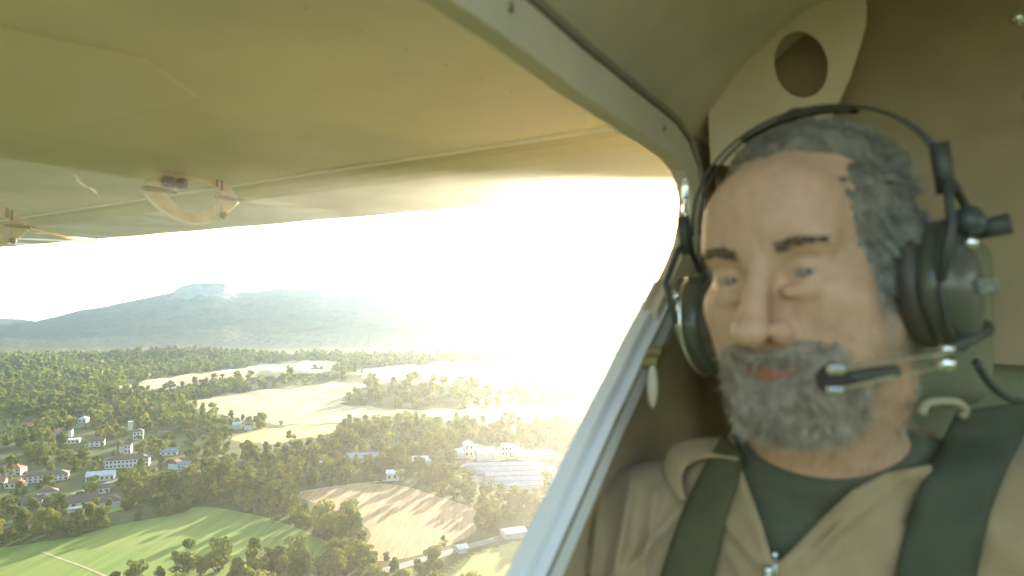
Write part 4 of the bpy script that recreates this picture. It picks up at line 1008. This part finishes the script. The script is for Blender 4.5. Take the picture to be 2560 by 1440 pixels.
def fold_jacket(P):
    x, y, z = P[..., 0], P[..., 1], P[..., 2]
    px, py = pixof(P)
    r = .0045 * np.sin(x * 52 + z * 40 + 1.8 * np.sin(z * 17 + x * 9)) + .0022 * np.sin(x * 95 - z * 60 + 1.5 * np.sin(x * 33))
    # long folds of the sleeve running down from the shoulder, and the raglan seam
    for (ax, ay, bx, by, amp, w_) in ((1582, 1190, 1530, 1470, .011, 15), (1700, 1270, 1560, 1440, .008, 16), (1495, 1240, 1480, 1460, .008, 14), (1440, 1290, 1470, 1450, .007, 13), (1640, 1230, 1600, 1480, .006, 15),
                                      (2270, 1190, 2010, 1390, .004, 14), (1800, 1290, 1890, 1400, .006, 12), (1810, 1370, 1870, 1460, .006, 12), (2110, 1300, 2010, 1420, .005, 13)):
        ex, ey = bx - ax, by - ay; L2 = ex * ex + ey * ey; t = np.clip(((px - ax) * ex + (py - ay) * ey) / L2, 0, 1)
        dd = np.hypot(px - ax - t * ex, py - ay - t * ey); r = r + 1.5 * amp * np.exp(-(dd / w_) ** 2) * (.5 + .5 * np.sin(np.pi * t)) * (y < .9)
    ax, ay, bx, by = 2310, 1280, 2060, 1405; ex, ey = bx - ax, by - ay; t = np.clip(((px - ax) * ex + (py - ay) * ey) / (ex * ex + ey * ey), 0, 1); dd = np.hypot(px - ax - t * ex, py - ay - t * ey)
    r = r - .0028 * np.exp(-(dd / 7) ** 2)
    px, py = pixof(P); d = np.abs(pdist(px, py, VPOLY)) / F * y
    r = r + .0035 * np.exp(-((d - .006) / .006) ** 2) * (y < .76)          # hemmed edge
    return r
M['jacket'] = mat('tan cotton jacket', (.37, .275, .155), .85, noise=(18, (.32, .235, .13), 5), bump=.45, bscale=600, sheen=.15)
Vj, Qj = cloth(.016, .0032, cut_jacket, fold_jacket); jacket = pmesh('jacket', Vj, Qj, M['jacket'])
jb = BVHTree.FromPolygons([Vector(v) for v in Vj], [tuple(map(int, f)) for f in Qj]); sb = BVHTree.FromPolygons([Vector(v) for v in Vs], [tuple(map(int, f)) for f in Qs])
def surf(px, py, off=.0, trees=(jb, sb), dflt=.62):
    d = Vector(((px - 1280) / F, 1, (720 - py) / F)).normalized(); best = None
    for t in trees:
        h = t.ray_cast(Vector((0, 0, 0)), d)
        if h[0] is not None and (best is None or h[3] < best): best = h[3]
    if best is None: return None
    return np.array(d * (best - off))
# collar: folded band standing at the neck on both sides
def ribbon3(name, A, Bp, m, parent, th=.004, org=PP, smooth=True, thdir=None, **kw):
    A = np.array(A); Bp = np.array(Bp); n = len(A); mid = (A + Bp) / 2; tg = np.gradient(mid, axis=0); wd = Bp - A
    nn = np.cross(tg, wd); nn /= np.linalg.norm(nn, axis=1)[:, None] + 1e-9
    s_ = np.sign((nn * (-mid)).sum(1)); nn = nn * s_[:, None]
    k = 7; V = []
    for j in range(k):
        u = j / (k - 1); V.append(A * (1 - u) + Bp * u + nn * th * (.4 + .6 * math.sin(math.pi * u)))
    for j in range(k):
        u = j / (k - 1); V.append(A * (1 - u) + Bp * u - nn * th * .4)
    V = np.stack(V, 1).reshape(-1, 3); W2 = 2 * k; Q = []
    for i in range(n - 1):
        for j in range(k - 1):
            a_ = i * W2 + j; Q.append((a_, a_ + 1, a_ + W2 + 1, a_ + W2)); a_ += k; Q.append((a_, a_ + W2, a_ + W2 + 1, a_ + 1))
        a_ = i * W2; Q.append((a_, a_ + W2, a_ + W2 + k, a_ + k)); a_ = i * W2 + k - 1; Q.append((a_, a_ + k, a_ + k + W2, a_ + W2))
    return pmesh(name, V, np.array(Q), m, smooth, parent, org, **kw)
def smoothc(P, it=3):
    P = np.array(P, float)
    for _ in range(it): P[1:-1] = (P[:-2] + 2 * P[1:-1] + P[2:]) / 4
    return P
def dens_(pts, n=24):
    P = np.array(pts, float); s = np.r_[0, np.cumsum(np.linalg.norm(np.diff(P, axis=0), axis=1))]; t = np.linspace(0, s[-1], n)
    return smoothc(np.stack([np.interp(t, s, P[:, i]) for i in range(P.shape[1])], 1), 2)
def on(pts, off, n=26, it=6, dflt=.66):
    out = []; last = dflt
    for p in dens_(pts, n):
        s_ = surf(p[0], p[1], off)
        if s_ is None: s_ = K(p[0], p[1], last)
        last = s_[1]; out.append(s_)
    return smoothc(out, it)
col1 = on([(1838, 1098), (1780, 1092), (1715, 1098), (1672, 1118), (1655, 1160), (1668, 1215), (1700, 1250)], .012, 26, 4)
col2 = on([(1846, 1150), (1800, 1140), (1748, 1146), (1712, 1165), (1700, 1190), (1706, 1218), (1712, 1248)], .020, 26, 4)
ribbon3('collar', col1, col2, M['jacket'], jacket, .003)
# zip: tape and two pullers
M['zip'] = mat('zip metal', (.62, .66, .64), .25, metal=1)
M['webbing'] = mat('dark olive seat belt webbing', (.085, .080, .036), .8, noise=(30, (.07, .068, .03), 3), bump=.5, bscale=900)
zp = on([(1934, 1395), (1938, 1430), (1948, 1500)], .004, 10, 2); mb = MB()
for i in range(len(zp) - 1):
    for u in (.2, .7):
        c_ = zp[i] * (1 - u) + zp[i + 1] * u; mb.box(c_, (.005, .002, .0022))
zipo = mb.build('zip', M['zip'], jacket, False, PP)
def pull(px, py, L, a):
    c_ = surf(px, py, .008); c_ = K(px, py, .6) if c_ is None else c_
    mb = MB(); d_ = np.array([math.sin(a), -.1, -math.cos(a)]); mb.tube([c_, c_ + d_ * L * .4, c_ + d_ * L], [.003, .0035, .0022], 8); mb.ell(c_, (.005, .004, .0045)); return mb.build('zip_pull', M['zip'], zipo, True, PP)
pull(1938, 1388, .016, .15); pull(1922, 1426, .012, -.1)

# ------------------------------------------------------------------ shoulder belts
belt = link('shoulder_harness', None, None, C2W((.33, .62, -.5)), label='dark olive shoulder belts strapped over the tan jacket', category='seat belt'); belt.rotation_euler = (PITCH, 0, 0); BO = np.array([.33, .62, -.5])
a1 = on([(1805, 1085), (1770, 1150), (1722, 1240), (1690, 1320), (1662, 1400), (1640, 1480), (1625, 1560)], .009, 30, 8)
a2 = on([(1862, 1140), (1848, 1200), (1822, 1262), (1806, 1330), (1792, 1400), (1775, 1480), (1765, 1560)], .009, 30, 8)
ribbon3('strap', a1, a2, M['webbing'], belt, .003, BO)
M['webbing2'] = mat('dark green seat belt webbing', (.060, .070, .040), .8, noise=(30, (.05, .058, .034), 3), bump=.5, bscale=900)
b1 = on([(2395, 1030), (2360, 1090), (2320, 1180), (2290, 1250), (2265, 1330), (2248, 1400), (2236, 1480), (2225, 1560)], .010, 30, 8)
b2 = on([(2600, 1000), (2560, 1100), (2510, 1180), (2484, 1250), (2466, 1320), (2446, 1390), (2436, 1470), (2425, 1560)], .010, 30, 8)
ribbon3('strap', b1, b2, M['webbing2'], belt, .004, BO)

# ------------------------------------------------------------------ headset
hsr = link('headset', None, None, C2W(H((0, .01, -.03))), label='black aviation headset with boom microphone worn by the bearded man', category='headset'); hsr.rotation_euler = (PITCH, 0, 0); HO = np.array(H((0, .01, -.03)))
M['cushion'] = mat('black leather ear cushion', (.075, .064, .045), .5, noise=(60, (.06, .05, .035), 3), bump=.3)
M['shell'] = mat('dark green black ear shell', (.08, .085, .06), .35, coat=.3)
def loopz(sx, x, ry_, rz_, zc=-.028, n=40, yc=.012): return [H((sx * x, yc + ry_ * math.cos(t), zc + rz_ * math.sin(t) - .01 * math.cos(t))) for t in np.linspace(0, 2 * math.pi, n)]
H0 = H
for sx in (-1, 1):
    if sx < 0: H = lambda p: H0((p[0] * 1.10, p[1] - .006, p[2] - .016))
    else: H = H0
    c = MB(); V = []; prof_ = [(.070, .020, .024), (.072, .034, .040), (.078, .040, .048), (.087, .041, .049), (.092, .036, .044), (.092, .02, .02)]
    k = 36
    for (x_, ry_, rz_) in prof_:
        for i in range(k):
            t = 2 * math.pi * i / k; V.append(H((sx * x_, .012 + ry_ * math.cos(t), -.028 + rz_ * math.sin(t))))
    Fc = [(a * k + i, a * k + (i + 1) % k, (a + 1) * k + (i + 1) % k, (a + 1) * k + i) for a in range(len(prof_) - 1) for i in range(k)] + [tuple(range(k)), tuple(reversed([(len(prof_) - 1) * k + i for i in range(k)]))]
    cush = c.add(V, Fc).build('ear_cushion', M['cushion'], hsr, True, HO)
    V = []; prof_ = [(.090, .038, .047), (.098, .040, .050), (.112, .036, .046), (.120, .026, .034), (.124, .012, .016)]
    for (x_, ry_, rz_) in prof_:
        for i in range(k):
            t = 2 * math.pi * i / k; sq = 1 + .06 * math.cos(4 * t); V.append(H((sx * x_, .012 + ry_ * sq * math.cos(t), -.028 + rz_ * sq * math.sin(t))))
    Fc = [(a * k + i, a * k + (i + 1) % k, (a + 1) * k + (i + 1) % k, (a + 1) * k + i) for a in range(len(prof_) - 1) for i in range(k)] + [tuple(range(k)), tuple(reversed([(len(prof_) - 1) * k + i for i in range(k)]))]
    cup = MB().add(V, Fc).build('ear_cup', M['shell'], hsr, True, HO)
    MB().tube([H((sx * .106, .012 + .042 * math.cos(t), -.028 + .051 * math.sin(t))) for t in np.linspace(0, 2 * math.pi, 41)], .0022, 8).build('trim_ring', M['chrome'] if sx < 0 else M['black_plastic'], cup, True, HO)  # left ring in chrome stands in for the highlight on that cup's rim
    # stirrup and knobs
    y2 = .012
    MB().tube([H((sx * .108, y2 - .044, -.02)), H((sx * .118, y2 - .036, .02)), H((sx * .114, y2 - .012, .05)), H((sx * .112, y2, .058)), H((sx * .114, y2 + .012, .05)), H((sx * .118, y2 + .036, .02)), H((sx * .108, y2 + .044, -.02))], .0038, 10).build('stirrup', M['black_plastic'], hsr, True, HO)
    MB().tube([H((sx * .110, y2, .045)), H((sx * .110, y2, .085))], .0075, 12).build('slider', M['black_plastic'], hsr, True, HO)
    kb = MB().tube([H((sx * .118, y2 + .030, .012)), H((sx * .142, y2 + .036, .014))], [.008, .0095], 14); kb.build('knob', M['black_plastic'], hsr, True, HO)
    sc_ = MB().ell(H((sx * .123, y2 - .010, .004)), (.006, .005, .006), None, 12, 8); sc_.build('screw', M['chrome'], cup, True, HO)
    if sx > 0:
        bx = MB().box(H((.1235, .004, -.030)), (.026, .006, .014), HR); bx.build('nameplate', mat('worn nameplate', (.34, .34, .27), .4, noise=(400, (.1, .1, .08), 2)), cup, False, HO, .001)
        MB().ell(H((.122, .014, .020)), (.012, .016, .014), HR).build('volume_dial', mat('blue grey dial', (.05, .065, .06), .4), cup, True, HO)
arc_pts = [(.112 * math.sin(t) * (1 + .0 * abs(t)), .012 + .012 * math.cos(t), .045 + .098 * math.cos(t) ** .9 if math.cos(t) > 0 else .045) for t in np.linspace(-1.56, 1.56, 41)]
for dy in (-.007, .007):
    MB().tube([H((p[0], p[1] + dy, p[2])) for p in arc_pts], .0016, 8).build('band_wire', M['black_plastic'], hsr, True, HO)
pd = [p for p in arc_pts if abs(p[0]) < .055]
A = [H((p[0], p[1] - .010, p[2] - .004)) for p in pd]; Bq = [H((p[0], p[1] + .010, p[2] - .004)) for p in pd]
ribbon3('headband_pad', A, Bq, M['cushion'], hsr, .003, HO)
for px_, py_, d_ in ((2357, 552, .60),): MB().ell(K(px_, py_, d_), (.0028,) * 3, None, 10, 6).build('screw', M['chrome'], hsr, True, HO)
# boom microphone: two thin wires with clamp blocks, foam at the lips
pA, pB = K(2368, 884, .535), K(2368, 912, .535)
w1 = [pA, K(2280, 895, .500), K(2180, 910, .478), K(2098, 926, .470)]; w2 = [pB, K(2290, 932, .500), K(2200, 946, .480), K(2092, 976, .470)]
boom = MB().tube(smoothc(dens_(w1, 20)), .0013, 8); boom.tube(smoothc(dens_(w2, 20)), .0013, 8); bo = boom.build('microphone_boom', mat('thin brass wire', (.55, .50, .36), .3, metal=1), hsr, True, HO)
bb = MB(); bb.tube([K(2366, 862, .532), K(2366, 882, .532)], .0058, 14); bb.tube([K(2364, 892, .532), K(2364, 926, .532)], .0070, 14); bb.build('boom_clamp', M['chrome'], bo, True, HO)
MB().box(K(2090, 924, .468), (.010, .006, .0062)).build('wire_end', M['chrome'], bo, False, HO, .001); MB().box(K(2087, 976, .468), (.010, .006, .0048)).build('wire_end', M['chrome'], bo, False, HO, .001)
MB().tube([K(2380, 872, .54), K(2425, 846, .56), K(2462, 822, .60)], [.004, .006, .008], 10).build('boom_swivel', M['black_plastic'], hsr, True, HO)
bt = MB().tube(smoothc(dens_([K(2240, 928, .492), K(2180, 934, .484), K(2120, 944, .478)], 10)), .0048, 12); bt.build('microphone_arm', M['black_plastic'], bo, True, HO)
MB().ell(K(2085, 948, .482), (.014, .011, .012), rz(.4)).build('microphone_foam', mat('foam microphone cover', (.06, .045, .035), .95, bump=1.0, bscale=500), bo, True, HO)
# cable from the right cup over the shoulder
cb = smoothc(dens_([K(2440, 905, .60), K(2470, 960, .62), K(2520, 1000, .66), K(2600, 1010, .72), K(2700, 990, .8)], 30), 4)
MB().tube(cb, .0035, 8).build('cable', M['black_plastic'], hsr, True, HO)
# belt guide clip behind the jaw
cl_ = MB().tube(smoothc(dens_([K(2303, 1036, .60), K(2312, 1006, .60), K(2360, 1002, .61), (K(2395, 1004, .61)), K(2418, 1028, .62), K(2402, 1042, .62)], 24), 2), .0040, 10)
cl_.build('belt_clip', mat('beige plastic clip', (.36, .32, .22), .5), belt, True, BO)
